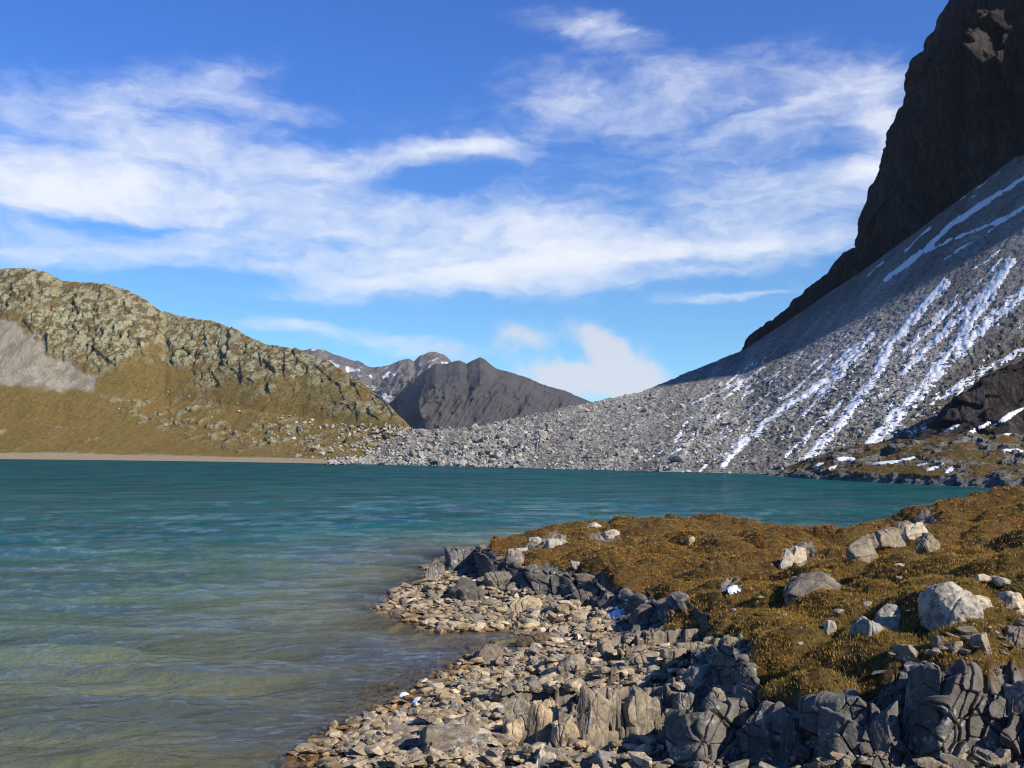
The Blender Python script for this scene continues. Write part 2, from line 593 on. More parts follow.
# finer rows where the picture looks
lr = np.concatenate([np.linspace(math.log(R0), math.log(11), 60, endpoint=False), np.linspace(math.log(11), math.log(R1), NR - 60)])
AZg, LR = np.meshgrid(az, lr, indexing='ij')
rr = np.exp(LR)
gx, gy = np.sin(AZg) * rr, np.cos(AZg) * rr
gz = base_h(gx, gy)
ppx, ppy = project(gx, gy, gz)
wx = fbm(gx, gy, 0 * gx, .7, 3, 11) * 9; wy = fbm(gx, gy, 0 * gx, .7, 3, 21) * 6
sd = poly_sd(ppx + wx, ppy + wy, GRASS_POLY)
behind = ss(.15, .5, gz)
sd0 = sd.copy()
OUTC = [[(843, 562), (868, 541), (905, 527), (932, 519), (940, 527), (905, 548), (862, 570)],
        [(505, 560), (520, 549), (556, 538), (574, 546), (544, 556), (515, 565)], [(778, 552), (812, 545), (818, 562), (786, 574)], [(590, 541), (612, 534), (620, 541), (600, 548)],
        [(700, 606), (735, 585), (745, 592), (720, 610)]]
for oc in OUTC:
    sd = np.minimum(sd, -poly_sd(ppx + wx * .9, ppy + wy * .9, oc) + 1.0)
sd_turf = np.where(sd < sd0, np.maximum(sd, np.minimum(sd0, 3.0)), sd)
bare = fbm(gx, gy, 0 * gx, .42, 4, 57) + .4 * fbm(gx, gy, 0 * gx, 2.2, 3, 58)
sd = np.minimum(sd, (.62 - bare) * 30)
grass = ss(-2.0, 2.5, sd) * behind
grass = np.where(rr < 13, np.maximum(grass, ss(1.6, 2.4, gz)), grass)
grassw = ss(-5, 6, sd_turf) * behind
open_ = np.clip(grassw - grass, 0, 1)
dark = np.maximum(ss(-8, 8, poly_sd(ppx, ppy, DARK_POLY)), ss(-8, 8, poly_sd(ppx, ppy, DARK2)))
# turf is a soft mat 0.2-0.3 m thick, full of humps; rock breaks in tilted blocks
hum = fbm(gx, gy, 0 * gx, .32, 2, 5) * .20 + (np.minimum(np.abs(gn(gx * .42, gy * .62, 0 * gx, 8)) * 1.5, .5) - .25) * 1.15 + (np.minimum(np.abs(gn(gx * 1.6, gy * 2.1, 0 * gx, 18)), .3) - .15) * .36 + fbm(gx, gy, 0 * gx, 5.5, 3, 9) * .05
turf_z = .24 * grassw + hum * grassw
ang = R(28)
ux, uy = gx * math.cos(ang) + gy * math.sin(ang), -gx * math.sin(ang) + gy * math.cos(ang)
ux = ux + fbm(gx, gy, 0 * gx, .8, 2, 31) * .35; uy = uy + fbm(gx, gy, 0 * gx, .8, 2, 35) * .35
f1, f2, cid, ox, oy = cells(ux * .9, uy * 1.6, 3)
e1, e2, cid2, ox2, oy2 = cells(ux * 2.6 + 9, uy * 4.2, 5)
land = ss(-.5, .25, gz)
blk = (cid - .5) * .34 + ox * (.10 + .3 * (cid - .5)) + oy * .16
blk2 = (cid2 - .5) * .13 + ox2 * .06 - oy2 * .07
crack = np.maximum(1 - ss(.02, .10, f2 - f1), .8 * (1 - ss(.02, .12, e2 - e1)))
steep = 1 - .35 * dark
rock_z = (blk * steep + blk2 - .10 * crack + fbm(gx, gy, 0 * gx, 3, 4, 41) * .06) * (.25 + .75 * land)
low = ss(.05, .6, gz)
gz2 = gz + turf_z + rock_z * (1 - grassw) * (.35 + .65 * low) + open_ * (blk2 * .9 + fbm(gx, gy, 0 * gx, 2.5, 4, 43) * .10 - .05 * crack) + fbm(gx, gy, 0 * gx, .25, 2, 51) * .06
Gground = np.stack([gx, gy, gz2], 2)
me = make_mesh('ground', Gground.reshape(-1, 3), grid_faces(NA, NR)[:, ::-1],
               {'grass': grass.ravel(), 'dark': dark.ravel(), 'crack': crack.ravel()})
link('ground', me, M_ground, 'rocky lake shore with brown turf humps and broken grey ledges', 'ground', kind='structure')

LRk = lr


def ground_h(x, y):
    a = np.degrees(np.arctan2(x, y)); r = np.log(np.hypot(x, y))
    i = np.clip((a - AZ0) / (AZ1 - AZ0) * (NA - 1), 0, NA - 1.001); j = np.clip(np.interp(r, LRk, np.arange(NR)), 0, NR - 1.001)
    i0, j0 = i.astype(int), j.astype(int); fi, fj = i - i0, j - j0
    return (gz2[i0, j0] * (1 - fi) * (1 - fj) + gz2[i0 + 1, j0] * fi * (1 - fj) + gz2[i0, j0 + 1] * (1 - fi) * fj + gz2[i0 + 1, j0 + 1] * fi * fj)


def hit(px, py):
    """where the ground is seen at a picture point -> x, y, z, found"""
    px, py = np.atleast_1d(np.asarray(px, float)), np.atleast_1d(np.asarray(py, float))
    u, v = ray(px, py)
    Ys = np.exp(np.linspace(math.log(9), math.log(95), 1400))
    best = np.full(px.shape, np.nan)
    for k in range(len(Ys)):
        Y = Ys[k]
        z = CAMZ + v * Y
        h = ground_h(u * Y, np.full_like(u, Y))
        new = np.isnan(best) & (z <= h)
        best[new] = Y
    ok = ~np.isnan(best)
    Y = np.where(ok, best, 1.0)
    x = u * Y
    return x, Y, np.where(ok, ground_h(x, Y), 0), ok


# ------------------------------------------------------------------ rocks
def ico(level):
    t = (1 + 5 ** .5) / 2
    V = [(-1, t, 0), (1, t, 0), (-1, -t, 0), (1, -t, 0), (0, -1, t), (0, 1, t), (0, -1, -t), (0, 1, -t), (t, 0, -1), (t, 0, 1), (-t, 0, -1), (-t, 0, 1)]
    Fc = [(0, 11, 5), (0, 5, 1), (0, 1, 7), (0, 7, 10), (0, 10, 11), (1, 5, 9), (5, 11, 4), (11, 10, 2), (10, 7, 6), (7, 1, 8),
          (3, 9, 4), (3, 4, 2), (3, 2, 6), (3, 6, 8), (3, 8, 9), (4, 9, 5), (2, 4, 11), (6, 2, 10), (8, 6, 7), (9, 8, 1)]
    V = [np.array(v) / np.linalg.norm(v) for v in V]
    for _ in range(level):
        cache = {}; nf = []
        def mid(a, b):
            k = (min(a, b), max(a, b))
            if k not in cache:
                m_ = V[a] + V[b]; V.append(m_ / np.linalg.norm(m_)); cache[k] = len(V) - 1
            return cache[k]
        for a, b_, c in Fc:
            ab, bc, ca = mid(a, b_), mid(b_, c), mid(c, a)
            nf += [(a, ab, ca), (b_, bc, ab), (c, ca, bc), (ab, bc, ca)]
        Fc = nf
    return np.array(V), np.array(Fc, np.int32)


ICO = {k: ico(k) for k in (1, 2, 4, 5)}


def stone_dirs(level, dims, seed, planes=14, box=0.0, sharp=26, rough=.03, nscale=2.2, cracks=0):
    """a broken stone: directions cut by random planes (box>0 keeps slab sides), edges softened a little, then weathered"""
    g = np.random.default_rng(seed)
    V, Fc = ICO[level]
    N = g.normal(size=(planes, 3)); N /= np.linalg.norm(N, axis=1)[:, None]
    d = g.uniform(.62, 1.0, planes)
    if box:
        B = np.array([(1, 0, 0), (-1, 0, 0), (0, 1, 0), (0, -1, 0), (0, 0, 1), (0, 0, -1)], float)
        B = B + g.normal(size=B.shape) * (.26 * (1.5 - box)); B /= np.linalg.norm(B, axis=1)[:, None]
        N = np.vstack([B, N]); d = np.concatenate([g.uniform(.62, .84, 6), d * (1.0 + .12 * box)])
    q = np.maximum(V @ N.T, 0) / d
    r = (q ** sharp).sum(1) ** (-1 / sharp)
    P = V * r[:, None]
    o = g.uniform(0, 50, 3)
    if rough:
        k = fbm(P[:, 0] + o[0], P[:, 1] + o[1], P[:, 2] + o[2], nscale, 4 if level > 3 else 2, int(seed) % 97)
        rg = fbm(P[:, 0] * .9 + o[1], P[:, 1] * .9, P[:, 2] * .25, nscale * 1.6, 2, int(seed) % 89, ridged=True)
        P = P * (1 + rough * k + rough * .5 * np.minimum(rg, .4))[:, None]
    for _ in range(cracks):
        # joints: narrow grooves where planes cut the stone, each with a small step across it
        nn = g.normal(size=3) * np.array([1, .6, .35]); nn /= np.linalg.norm(nn)
        dd = P @ nn - g.uniform(-.45, .45) + .05 * fbm(P[:, 0] + o[2], P[:, 1], P[:, 2] + o[0], 2.5, 2, 5)
        P = P * (1 - .085 * np.exp(-(dd / .035) ** 2) + g.uniform(-.05, .05) * (dd > 0))[:, None]
    P = P / np.abs(P).max(0)
    return P * np.array(dims) / 2, Fc


def tint_of(P, seed, amt=.12):
    k = fbm(P[:, 0], P[:, 1], P[:, 2], 2.0 / max(np.abs(P).max(), .01), 2, seed) * amt
    return np.clip(np.stack([1 + k, 1 + k * .95, 1 + k * .9], 1), .4, 1.6)


def rot(ax, ay, az_):
    cx_, sx = math.cos(ax), math.sin(ax); cy_, sy = math.cos(ay), math.sin(ay); cz_, sz = math.cos(az_), math.sin(az_)
    return np.array([[cz_, -sz, 0], [sz, cz_, 0], [0, 0, 1]]) @ np.array([[cy_, 0, sy], [0, 1, 0], [-sy, 0, cy_]]) @ np.array([[1, 0, 0], [0, cx_, -sx], [0, sx, cx_]])


TAN = (.47, .36, .225); GREY = (.32, .262, .185); PALE = (.60, .50, .36); DARK = (.15, .122, .095); WHITE = (.56, .51, .42); BROWN = (.22, .165, .105); SLATE = (.235, .20, .16)

# individually placed rocks: picture x0, x1, y top, y base, depth/width, box, tilt (deg), turn (deg), colour, label
ROCKS = [
    ('rock_block', 500, 529, 716, 747, .8, .9, 0, 22, TAN, 'squat tan block at the left end of the row of upright slabs'),
    ('rock_slab', 528, 561, 700, 744, .7, .8, 8, 22, TAN, 'tan leaning slab second in the upright row, narrower towards its top'),
    ('rock_block', 552, 578, 716, 750, .7, .95, -3, 22, TAN, 'small upright tan block standing in front of the tall grooved slab'),
    ('rock_slab', 574, 610, 686, 744, .55, .95, 2, 22, GREY, 'tallest upright grey slab with vertical grooves in the shore outcrop'),
    ('rock_slab', 607, 616, 684, 738, 1.6, .9, 3, 6, GREY, 'thin upright slab wedged beside the tall grooved slab'),
    ('rock_slab', 613, 624, 688, 736, 1.4, .9, -3, 4, SLATE, 'thin dark slab leaning against the broad rounded slab'),
    ('rock_slab', 619, 660, 686, 736, .6, .6, -4, 22, GREY, 'broad grey slab with a rounded right shoulder at the end of the outcrop'),
    ('boulder', 624, 653, 674, 692, .9, .4, 0, 30, TAN, 'tan boulder resting above the broad rounded slab'),
    ('boulder', 594, 624, 638, 663, .9, .3, 0, 20, GREY, 'grey boulder with a long shadow beside the cove'),
    ('rock_block', 662, 697, 648, 668, .8, .6, 0, 15, GREY, 'grey block on the ledge left of the turf hump'),
    ('rock_block', 698, 724, 652, 677, .8, .7, -12, 35, GREY, 'tilted grey block leaning right below the turf edge'),
    ('rock_block', 729, 759, 681, 706, .6, .8, 4, 10, WHITE, 'white pitted block perched on the turf edge above the dark ledge'),
    ('boulder', 702, 730, 688, 724, .8, .4, 6, 20, SLATE, 'slate grey boulder with moss on top left of the white block'),
    ('boulder', 662, 696, 716, 750, .9, .4, 0, 0, DARK, 'dark rounded boulder in the shaded foot of the ledge'),
    ('boulder', 680, 706, 744, 766, .9, .6, 6, 30, GREY, 'pale topped grey block under the dark rounded boulder'),
    ('boulder', 412, 488, 722, 756, .7, .3, 0, 10, (.25, .21, .165), 'broad brownish boulder lying by the waterline, widest on the beach'),
    ('rock_block', 438, 472, 746, 770, .8, .7, 8, 20, PALE, 'pale angular block below the broad brownish boulder'),
    ('rock_slab', 446, 500, 712, 736, .8, .6, 3, 5, GREY, 'flat grey slab lying behind the broad brownish boulder'),
    ('rock_slab', 496, 534, 699, 717, .9, .5, 0, 15, GREY, 'low grey slab lying just behind the squat tan block'),
    ('boulder', 438, 503, 580, 606, .7, .3, 0, 0, (.12, .108, .095), 'dark domed boulder on the spit, the largest above the pale shingle'),
    ('boulder', 507, 547, 596, 614, .8, .3, -2, 15, TAN, 'pale brown rounded boulder on the spit right of the dark dome'),
    ('rock_block', 484, 518, 571, 590, .8, .6, 0, 12, SLATE, 'dark grey block on the spit under the tip of the turf'),
    ('rock_slab', 528, 573, 573, 596, .6, .7, 4, 10, (.17, .15, .13), 'long smooth slab below the left end of the grass hump'),
    ('boulder', 444, 484, 546, 570, .8, .5, 4, 20, (.17, .16, .15), 'dark craggy rock at the waterside tip of the hump'),
    ('boulder', 420, 448, 562, 582, .8, .5, 0, 20, (.20, .18, .15), 'small dark crag above the upper end of the spit'),
    ('rock_block', 498, 528, 549, 568, .8, .5, 0, 20, SLATE, 'grey ledge block jutting from the tip of the turf'),
    ('boulder', 566, 600, 589, 608, .7, .5, 2, 20, DARK, 'rough dark rock under the overhanging turf by the snow'),
    ('boulder', 598, 622, 592, 609, .7, .5, 2, 50, SLATE, 'rough slate rock directly left of the snow sliver'),
    ('rock_slab', 632, 664, 604, 628, .6, .8, 20, 30, (.19, .165, .14), 'ribbed slab leaning right of the snow sliver'),
    ('boulder', 472, 503, 644, 663, .8, .3, 0, 10, (.20, .165, .125), 'rounded stone standing in the mouth of the cove'),
    ('rock_slab', 414, 468, 650, 664, .7, .3, 0, 0, (.15, .115, .07), 'flat wet brown rock lapped by the water off the cove'),
    ('boulder', 516, 560, 632, 646, .7, .3, 0, 0, (.21, .15, .085), 'low rusty brown stone at the head of the cove'),
    ('boulder', 544, 570, 538, 549, .9, .5, 0, 0, WHITE, 'white flat stone set in the turf on the left of the hump'),
    ('boulder', 526, 546, 536, 544, .9, .5, 0, 0, WHITE, 'white stone in the turf just above the flat white one'),
    ('boulder', 506, 530, 547, 557, .9, .5, 0, 0, PALE, 'pale stone at the edge of the hump nearest the water'),
    ('boulder', 570, 584, 560, 571, .8, .6, 0, 20, WHITE, 'small white stone at the lower turf edge of the hump'),
    ('boulder', 600, 624, 529, 538, .9, .5, 0, 0, PALE, 'pale flat stone near the crest of the hump'),
    ('boulder', 586, 602, 521, 528, .9, .5, 0, 0, WHITE, 'white stone on the skyline of the hump against the water'),
    ('boulder', 684, 696, 536, 546, .9, .5, 0, 20, TAN, 'small tan stone high on the hump'),
    ('rock_slab', 780, 792, 548, 572, .7, .7, 22, 10, WHITE, 'white slab tilted on edge in the saddle, left of a twin'),
    ('rock_slab', 792, 806, 546, 566, .7, .7, 22, 10, PALE, 'pale slab tilted on edge in the saddle, right of a twin'),
    ('rock_slab', 784, 838, 571, 596, .6, .5, -14, 10, SLATE, 'long grey slab lying tilted in the grass below the saddle'),
    ('rock_slab', 848, 880, 538, 566, .6, .6, -30, 20, GREY, 'lichened rock ledge at the left foot of the right-hand bank'),
    ('rock_slab', 874, 904, 528, 553, .6, .6, -28, 20, GREY, 'lichened rock ledge in the middle of the right-hand bank'),
    ('rock_slab', 898, 934, 522, 541, .6, .6, -22, 20, PALE, 'pale rock ledge at the upper end of the right-hand bank'),
    ('boulder', 916, 942, 532, 556, .7, .5, -30, 20, GREY, 'grey rock jutting from the turf under the pale ledge'),
    ('boulder', 922, 986, 582, 630, .9, .5, 10, -28, (.44, .40, .33), 'largest white boulder with a dark shaded left face on the turf'),
    ('boulder', 850, 888, 616, 641, .8, .3, 4, 10, (.34, .315, .265), 'low lichen spotted boulder, lower half of a pair in the grass'),
    ('boulder', 868, 922, 604, 637, .8, .3, 6, 30, (.36, .335, .28), 'rounded lichen spotted boulder with grass growing against its front'),
    ('boulder', 968, 990, 594, 612, .8, .4, 0, 0, PALE, 'small white rock tucked behind the largest white boulder'),
    ('boulder', 824, 836, 620, 637, .7, .7, 6, 0, WHITE, 'small white stone upright in the olive grass'),
    ('boulder', 994, 1030, 591, 613, .8, .4, 0, 0, PALE, 'pale rounded rock at the edge of view right of the white boulder'),
    ('boulder', 972, 990, 574, 584, .9, .4, 0, 0, PALE, 'small pale stone in the grass above the white boulder'),
    ('boulder', 892, 932, 642, 664, .8, .5, -12, 20, GREY, 'grey tilted stone, left end of the rubble strip in the turf'),
    ('boulder', 928, 952, 634, 654, .8, .6, 0, 40, SLATE, 'slate stone with split face in the rubble strip'),
    ('boulder', 946, 966, 640, 656, .8, .6, 0, 10, GREY, 'small grey stone in the middle of the rubble strip'),
    ('boulder', 966, 992, 632, 652, .8, .6, 0, 60, GREY, 'angular grey stone right of centre in the rubble strip'),
    ('boulder', 1000, 1034, 626, 652, .8, .5, 0, 20, SLATE, 'broad slate stone at the right end of the rubble strip'),
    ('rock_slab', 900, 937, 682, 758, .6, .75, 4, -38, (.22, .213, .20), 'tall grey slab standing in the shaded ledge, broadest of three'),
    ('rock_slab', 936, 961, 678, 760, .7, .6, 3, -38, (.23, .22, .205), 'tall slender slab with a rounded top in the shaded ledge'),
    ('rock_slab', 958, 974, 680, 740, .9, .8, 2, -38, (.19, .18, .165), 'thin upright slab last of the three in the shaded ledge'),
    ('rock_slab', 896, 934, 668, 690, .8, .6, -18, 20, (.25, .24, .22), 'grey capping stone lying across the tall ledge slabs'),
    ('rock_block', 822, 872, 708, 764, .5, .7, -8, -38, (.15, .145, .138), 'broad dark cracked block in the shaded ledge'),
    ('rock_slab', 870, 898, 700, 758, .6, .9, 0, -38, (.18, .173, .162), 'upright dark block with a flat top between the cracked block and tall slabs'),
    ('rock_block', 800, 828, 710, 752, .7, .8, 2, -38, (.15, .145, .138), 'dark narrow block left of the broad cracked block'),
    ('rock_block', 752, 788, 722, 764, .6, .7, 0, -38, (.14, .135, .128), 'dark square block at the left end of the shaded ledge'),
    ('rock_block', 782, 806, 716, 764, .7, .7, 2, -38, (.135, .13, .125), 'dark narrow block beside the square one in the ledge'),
    ('boulder', 1000, 1044, 678, 752, .7, .6, 8, -38, (.28, .27, .25), 'tall grey boulder at the lower right edge of view'),
    ('boulder', 870, 900, 748, 768, .8, .5, 0, 10, (.24, .225, .20), 'grey stone lying at the foot of the tall slabs'),
    ('boulder', 975, 1004, 748, 770, .8, .5, 0, 30, (.2, .19, .17), 'grey stone lying at the foot of the right edge boulder'),
    ('boulder', 556, 590, 654, 672, .8, .4, 0, 20, GREY, 'grey stone in the middle of the shingle above the outcrop'),
    ('rock_slab', 620, 664, 652, 672, .8, .6, 0, 20, GREY, 'flat jointed slab between the cove boulder and the ledge block'),
    ('rock_slab', 640, 690, 664, 686, .8, .6, 0, 10, GREY, 'flat jointed slab below the ledge block'),
    ('rock_slab', 676, 730, 664, 690, .7, .6, -16, 20, (.24, .22, .19), 'sloping slab catching light below the turf edge'),
    ('rock_slab', 672, 700, 690, 716, .8, .6, -10, 20, (.24, .22, .19), 'short sloping slab above the dark rounded boulder'),
    ('rock_block', 588, 640, 746, 770, .7, .5, 4, 10, (.27, .26, .24), 'flat cracked grey slab lying below the broad rounded slab'),
    ('rock_block', 528, 562, 748, 770, .8, .5, 12, 30, PALE, 'pale wedge of rock at the bottom below the small upright block'),
]


def place_rock(rec, seed):
    name, x0, x1, y0, y1, dw, box, tilt, turn, colr, label = rec
    pxc, pyb = (x0 + x1) / 2, y1
    x, y, z, ok = hit(pxc, min(pyb - (y1 - y0) * .12, 790))
    if not ok[0]:
        print('no ground for', label); return
    x, y, z = x[0], y[0], z[0]
    bk = 1 + (x1 - x0) / F * dw * .42
    x, y = x * bk, y * bk
    z = float(min(ground_h(np.array([x]), np.array([y]))[0], z + .25))
    s = y / F * math.sqrt(1 + (x / y) ** 2) ** .3
    w = (x1 - x0) * s; h = (y1 - y0) * s * 1.0
    low = h < w * .75
    dims = (w * 1.04, w * dw, h * (1.7 if low else 1.2))
    P, Fc = stone_dirs(5 if (x1 - x0) * (y1 - y0) > 500 else 4, dims, seed, planes=12 if box > .5 else 17, box=box * .9, sharp=44,
                       rough=.10 if box > .5 else .13, nscale=2.4, cracks=4 if (x1 - x0) > 20 else 2)
    P = P @ rot(R(-4), R(tilt), R(turn)).T
    # the top of the rock meets its picture row, its foot stays in the ground
    ext = P[:, 2].max()
    top = CAMZ + ray(pxc, y0)[1] * y
    cz_ = top - ext
    if cz_ - dims[2] * (.2 if low else .36) > z:
        cz_ = z + dims[2] * (.16 if low else .34)
    me = make_mesh(name, P, Fc, {'tint': tint_of(P, seed)}, True)
    o = link(name, me, M_rock, label, 'rock', loc=(x, y, cz_))
    o.color = (*colr, 1)
    return o


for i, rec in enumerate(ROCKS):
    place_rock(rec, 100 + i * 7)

def bedrock(name, cols, nu, nv, cw, ch, amp, tint, label, seed, lean=.8):
    '''jointed rock face: cols of (px, top row, base row); blocks stand out by different amounts'''
    K = []
    for px, tp, bp in cols:
        x_, y_, z_, ok_ = hit(px, min(bp, 786))
        Yb = y_[0] if ok_[0] else 17.0
        Pt, Pb_ = pt(px, tp, Yb + lean), pt(px, bp, Yb)
        K.append((px, [pt(px, bp + 12, Yb - .15), Pb_, Pb_ + (Pt - Pb_) * .5, Pt, pt(px, tp - 1, Yb + lean + .5), Pt + np.array([0, 1.6, -.5])]))
    G, u, t, tk = sheet(K, nu, nv)
    G = blur(G, 3)
    Nn = grid_normals(G)
    if Nn[nu // 2, nv // 3, 1] > 0: Nn = -Nn
    qx, qy = project(G[..., 0], G[..., 1], G[..., 2])
    wx_ = fbm(qx, qy, 0 * qx, .02, 3, seed) * 7; wy_ = fbm(qx, qy, 0 * qx, .02, 3, seed + 3) * 5
    a, b_ = (qx + wx_ + .25 * qy) / cw, (qy + wy_ - .15 * qx) / ch
    f1, f2, idv, ox, oy = cells(a, b_, seed, .82)
    e1, e2, id2, ox2, oy2 = cells(a * 2.3 + 4, b_ * 2.0, seed + 1, .82)
    cr = np.maximum(1 - ss(.01, .07, f2 - f1), .6 * (1 - ss(.015, .09, e2 - e1)))
    x, y, z = G[..., 0], G[..., 1], G[..., 2]
    d = amp * ((idv - .5) * 1.5 + ox * (idv * 1.3 - .2) + oy * .5 + (id2 - .5) * .5 + ox2 * .35 - .45 * cr) + fbm(x, y, z, 2.6, 5, seed + 7, .65) * .055
    G = G + Nn * d[..., None]
    n_ = nu * nv
    tv = np.clip(1 + .35 * (idv - .5) + .3 * (id2 - .5) + .15 * fbm(x, y, z, 3, 3, seed + 9), .5, 1.5) * (1 - .35 * cr)
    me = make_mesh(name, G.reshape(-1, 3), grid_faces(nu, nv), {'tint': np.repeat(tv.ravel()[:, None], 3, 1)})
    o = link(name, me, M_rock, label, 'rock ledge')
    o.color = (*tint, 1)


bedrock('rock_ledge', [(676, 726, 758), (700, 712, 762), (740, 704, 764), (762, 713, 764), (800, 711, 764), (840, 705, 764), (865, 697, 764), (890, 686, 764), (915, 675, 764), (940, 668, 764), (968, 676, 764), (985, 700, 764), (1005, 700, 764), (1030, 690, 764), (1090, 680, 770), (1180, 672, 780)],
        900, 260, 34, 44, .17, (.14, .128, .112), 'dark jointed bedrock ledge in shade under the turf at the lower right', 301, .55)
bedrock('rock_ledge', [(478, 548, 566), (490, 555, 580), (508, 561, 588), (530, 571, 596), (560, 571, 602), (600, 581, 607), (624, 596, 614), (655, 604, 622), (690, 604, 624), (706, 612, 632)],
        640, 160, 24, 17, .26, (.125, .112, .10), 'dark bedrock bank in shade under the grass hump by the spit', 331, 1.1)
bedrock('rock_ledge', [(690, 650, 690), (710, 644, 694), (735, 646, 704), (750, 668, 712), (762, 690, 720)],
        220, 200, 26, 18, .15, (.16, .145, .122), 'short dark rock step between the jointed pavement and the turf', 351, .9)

# shingle: stones strewn over the beach and spit
ZONES = [
    ('spit', [(362, 609), (388, 592), (424, 566), (445, 572), (500, 588), (570, 602), (620, 612), (606, 632), (560, 643), (512, 634), (440, 633), (400, 623)], 3200,
     'stone of the pale shingle heaped on the spit between cove and lake', 'stones of the shingle spit'),
    ('beach', [(286, 762), (330, 728), (400, 700), (424, 680), (455, 662), (500, 650), (560, 643), (606, 632), (650, 640), (690, 660), (690, 690), (640, 684), (560, 692), (500, 700), (500, 768), (282, 768)], 6500,
     'stone of the tan shingle between the waterline and the upright slabs', 'stones of the tan beach shingle'),
    ('foot', [(500, 744), (560, 748), (660, 744), (740, 742), (760, 756), (1000, 752), (1024, 752), (1024, 790), (480, 790)], 1000,
     'stone of the rubble lying along the foot of the slabs and ledge', 'stones along the foot of the ledge'),
    ('bank', [(440, 548), (486, 540), (505, 560), (530, 572), (575, 574), (600, 582), (612, 596), (660, 606), (690, 606), (668, 622), (640, 628), (606, 612), (560, 602), (500, 592), (436, 574)], 90,
     'dark stone wedged in the shaded bank under the turf hump', 'stones in the bank under the hump'),
    ('ledge', [(668, 634), (730, 642), (752, 660), (738, 690), (752, 708), (850, 706), (905, 684), (985, 700), (1024, 690), (1024, 758), (745, 748), (690, 730), (690, 660)], 70,
     'dark stone wedged in the shaded ledge under the boulder turf', 'stones in the shaded ledge'),
    ('shallow', [(268, 768), (292, 744), (330, 716), (352, 682), (384, 662), (420, 652), (470, 640), (505, 650), (455, 664), (424, 684), (400, 704), (340, 730), (296, 768)], 260,
     'brown wet stone awash in the shallows beside the tan shingle', 'stones awash in the shallows'),
    ('strip', [(886, 656), (930, 634), (1024, 624), (1024, 658), (960, 664)], 70,
     'grey stone in the strip of rubble crossing the turf on the right', 'stones of the rubble strip'),
    ('turf', [(690, 600), (760, 560), (860, 560), (1024, 520), (1024, 680), (880, 690), (760, 690), (740, 660)], 60,
     'small pale stone scattered in the brown turf among the boulders', 'loose stones in the turf'),
]
PAVE = [(560, 642), (606, 634), (650, 638), (735, 650), (742, 692), (690, 692), (640, 684), (575, 682)]
protos = []
for k in range(14):
    P, Fc = stone_dirs(2, (1, 1, 1), 900 + k, planes=9, box=.35 if k % 2 else 0, sharp=70, rough=.05)
    me = make_mesh('shore_stone', P, Fc, {'tint': tint_of(P, k, .2)}, False)
    me.materials.append(M_stone)
    protos.append(me)
small = []
for k in range(12):
    P, Fc = stone_dirs(1, (1, 1, 1), 950 + k, planes=9, box=.3 if k % 2 else 0, sharp=60, rough=0)
    small.append((P, Fc))
stones = []
for zi, (zn, poly, cnt, lab, grp) in enumerate(ZONES):
    P = np.array(poly, float)
    q = rng.uniform(P.min(0), P.max(0), (cnt * 6, 2))
    q = q[poly_sd(q[:, 0], q[:, 1], poly) > 0][:cnt]
    x, y, z, ok = hit(q[:, 0], q[:, 1])
    pav = poly_sd(q[:, 0], q[:, 1], PAVE) > 0
    for j in range(len(q)):
        if not ok[j] or (pav[j] and rng.uniform() < .72): continue
        med = {'spit': .20, 'beach': .155, 'foot': .15, 'turf': .13, 'bank': .36, 'ledge': .2, 'shallow': .13, 'strip': .14}[zn] * .70
        sz = med * math.exp(rng.normal() * .68)
        sz = min(max(sz, .045), {'bank': .8, 'spit': .55, 'beach': .40}.get(zn, .42))
        stones.append((sz * F / y[j], zi, x[j], y[j], z[j], sz))
stones.sort(key=lambda s: -s[0])
cols = [TAN, PALE, TAN, (.40, .295, .175), (.37, .31, .225), (.52, .43, .30), (.27, .235, .185)]
SV, SF, ST_ = [], [], []
off = 0
for i, (pxs, zi, x, y, z, sz) in enumerate(stones):
    zn = ZONES[zi][0]
    e = np.array([rng.uniform(.9, 1.5), rng.uniform(.65, 1.0), rng.uniform(.28, .62)]) * sz
    a = rng.uniform(-.3, .3, 2); t = rng.uniform(0, 6.28)
    col = np.array(cols[rng.integers(len(cols))]) * rng.uniform(.75, 1.2)
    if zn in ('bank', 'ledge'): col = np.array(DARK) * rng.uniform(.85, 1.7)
    if zn == 'foot' and x > 3: col = col * .75
    if zn == 'turf': col = np.array(WHITE) * rng.uniform(.45, .9)
    if zn == 'strip': col = np.array(GREY) * rng.uniform(.6, 1.2)
    if zn == 'shallow': col = np.array(BROWN) * rng.uniform(.5, 1.1)
    zc = z + e[2] * rng.uniform(.05, .30)
    if i < 300:
        o = bpy.data.objects.new('shore_stone', protos[i % 14]); C.objects.link(o)
        o.location = (x, y, zc); o.scale = e; o.rotation_euler = (a[0], a[1], t)
        o.color = (*col, 1)
        o['label'] = ZONES[zi][3]; o['category'] = 'stone'; o['group'] = ZONES[zi][4]
    else:
        P, Fc = small[i % 12]
        Q = (P * e) @ rot(a[0], a[1], t).T + np.array([x, y, zc])
        SV.append(Q); SF.append(Fc + off); off += len(P)
        ST_.append(np.tile(col, (len(P), 1)))
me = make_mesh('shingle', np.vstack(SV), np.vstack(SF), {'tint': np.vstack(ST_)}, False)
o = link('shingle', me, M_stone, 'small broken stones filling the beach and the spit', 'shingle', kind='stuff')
o.color = (1, 1, 1, 1)

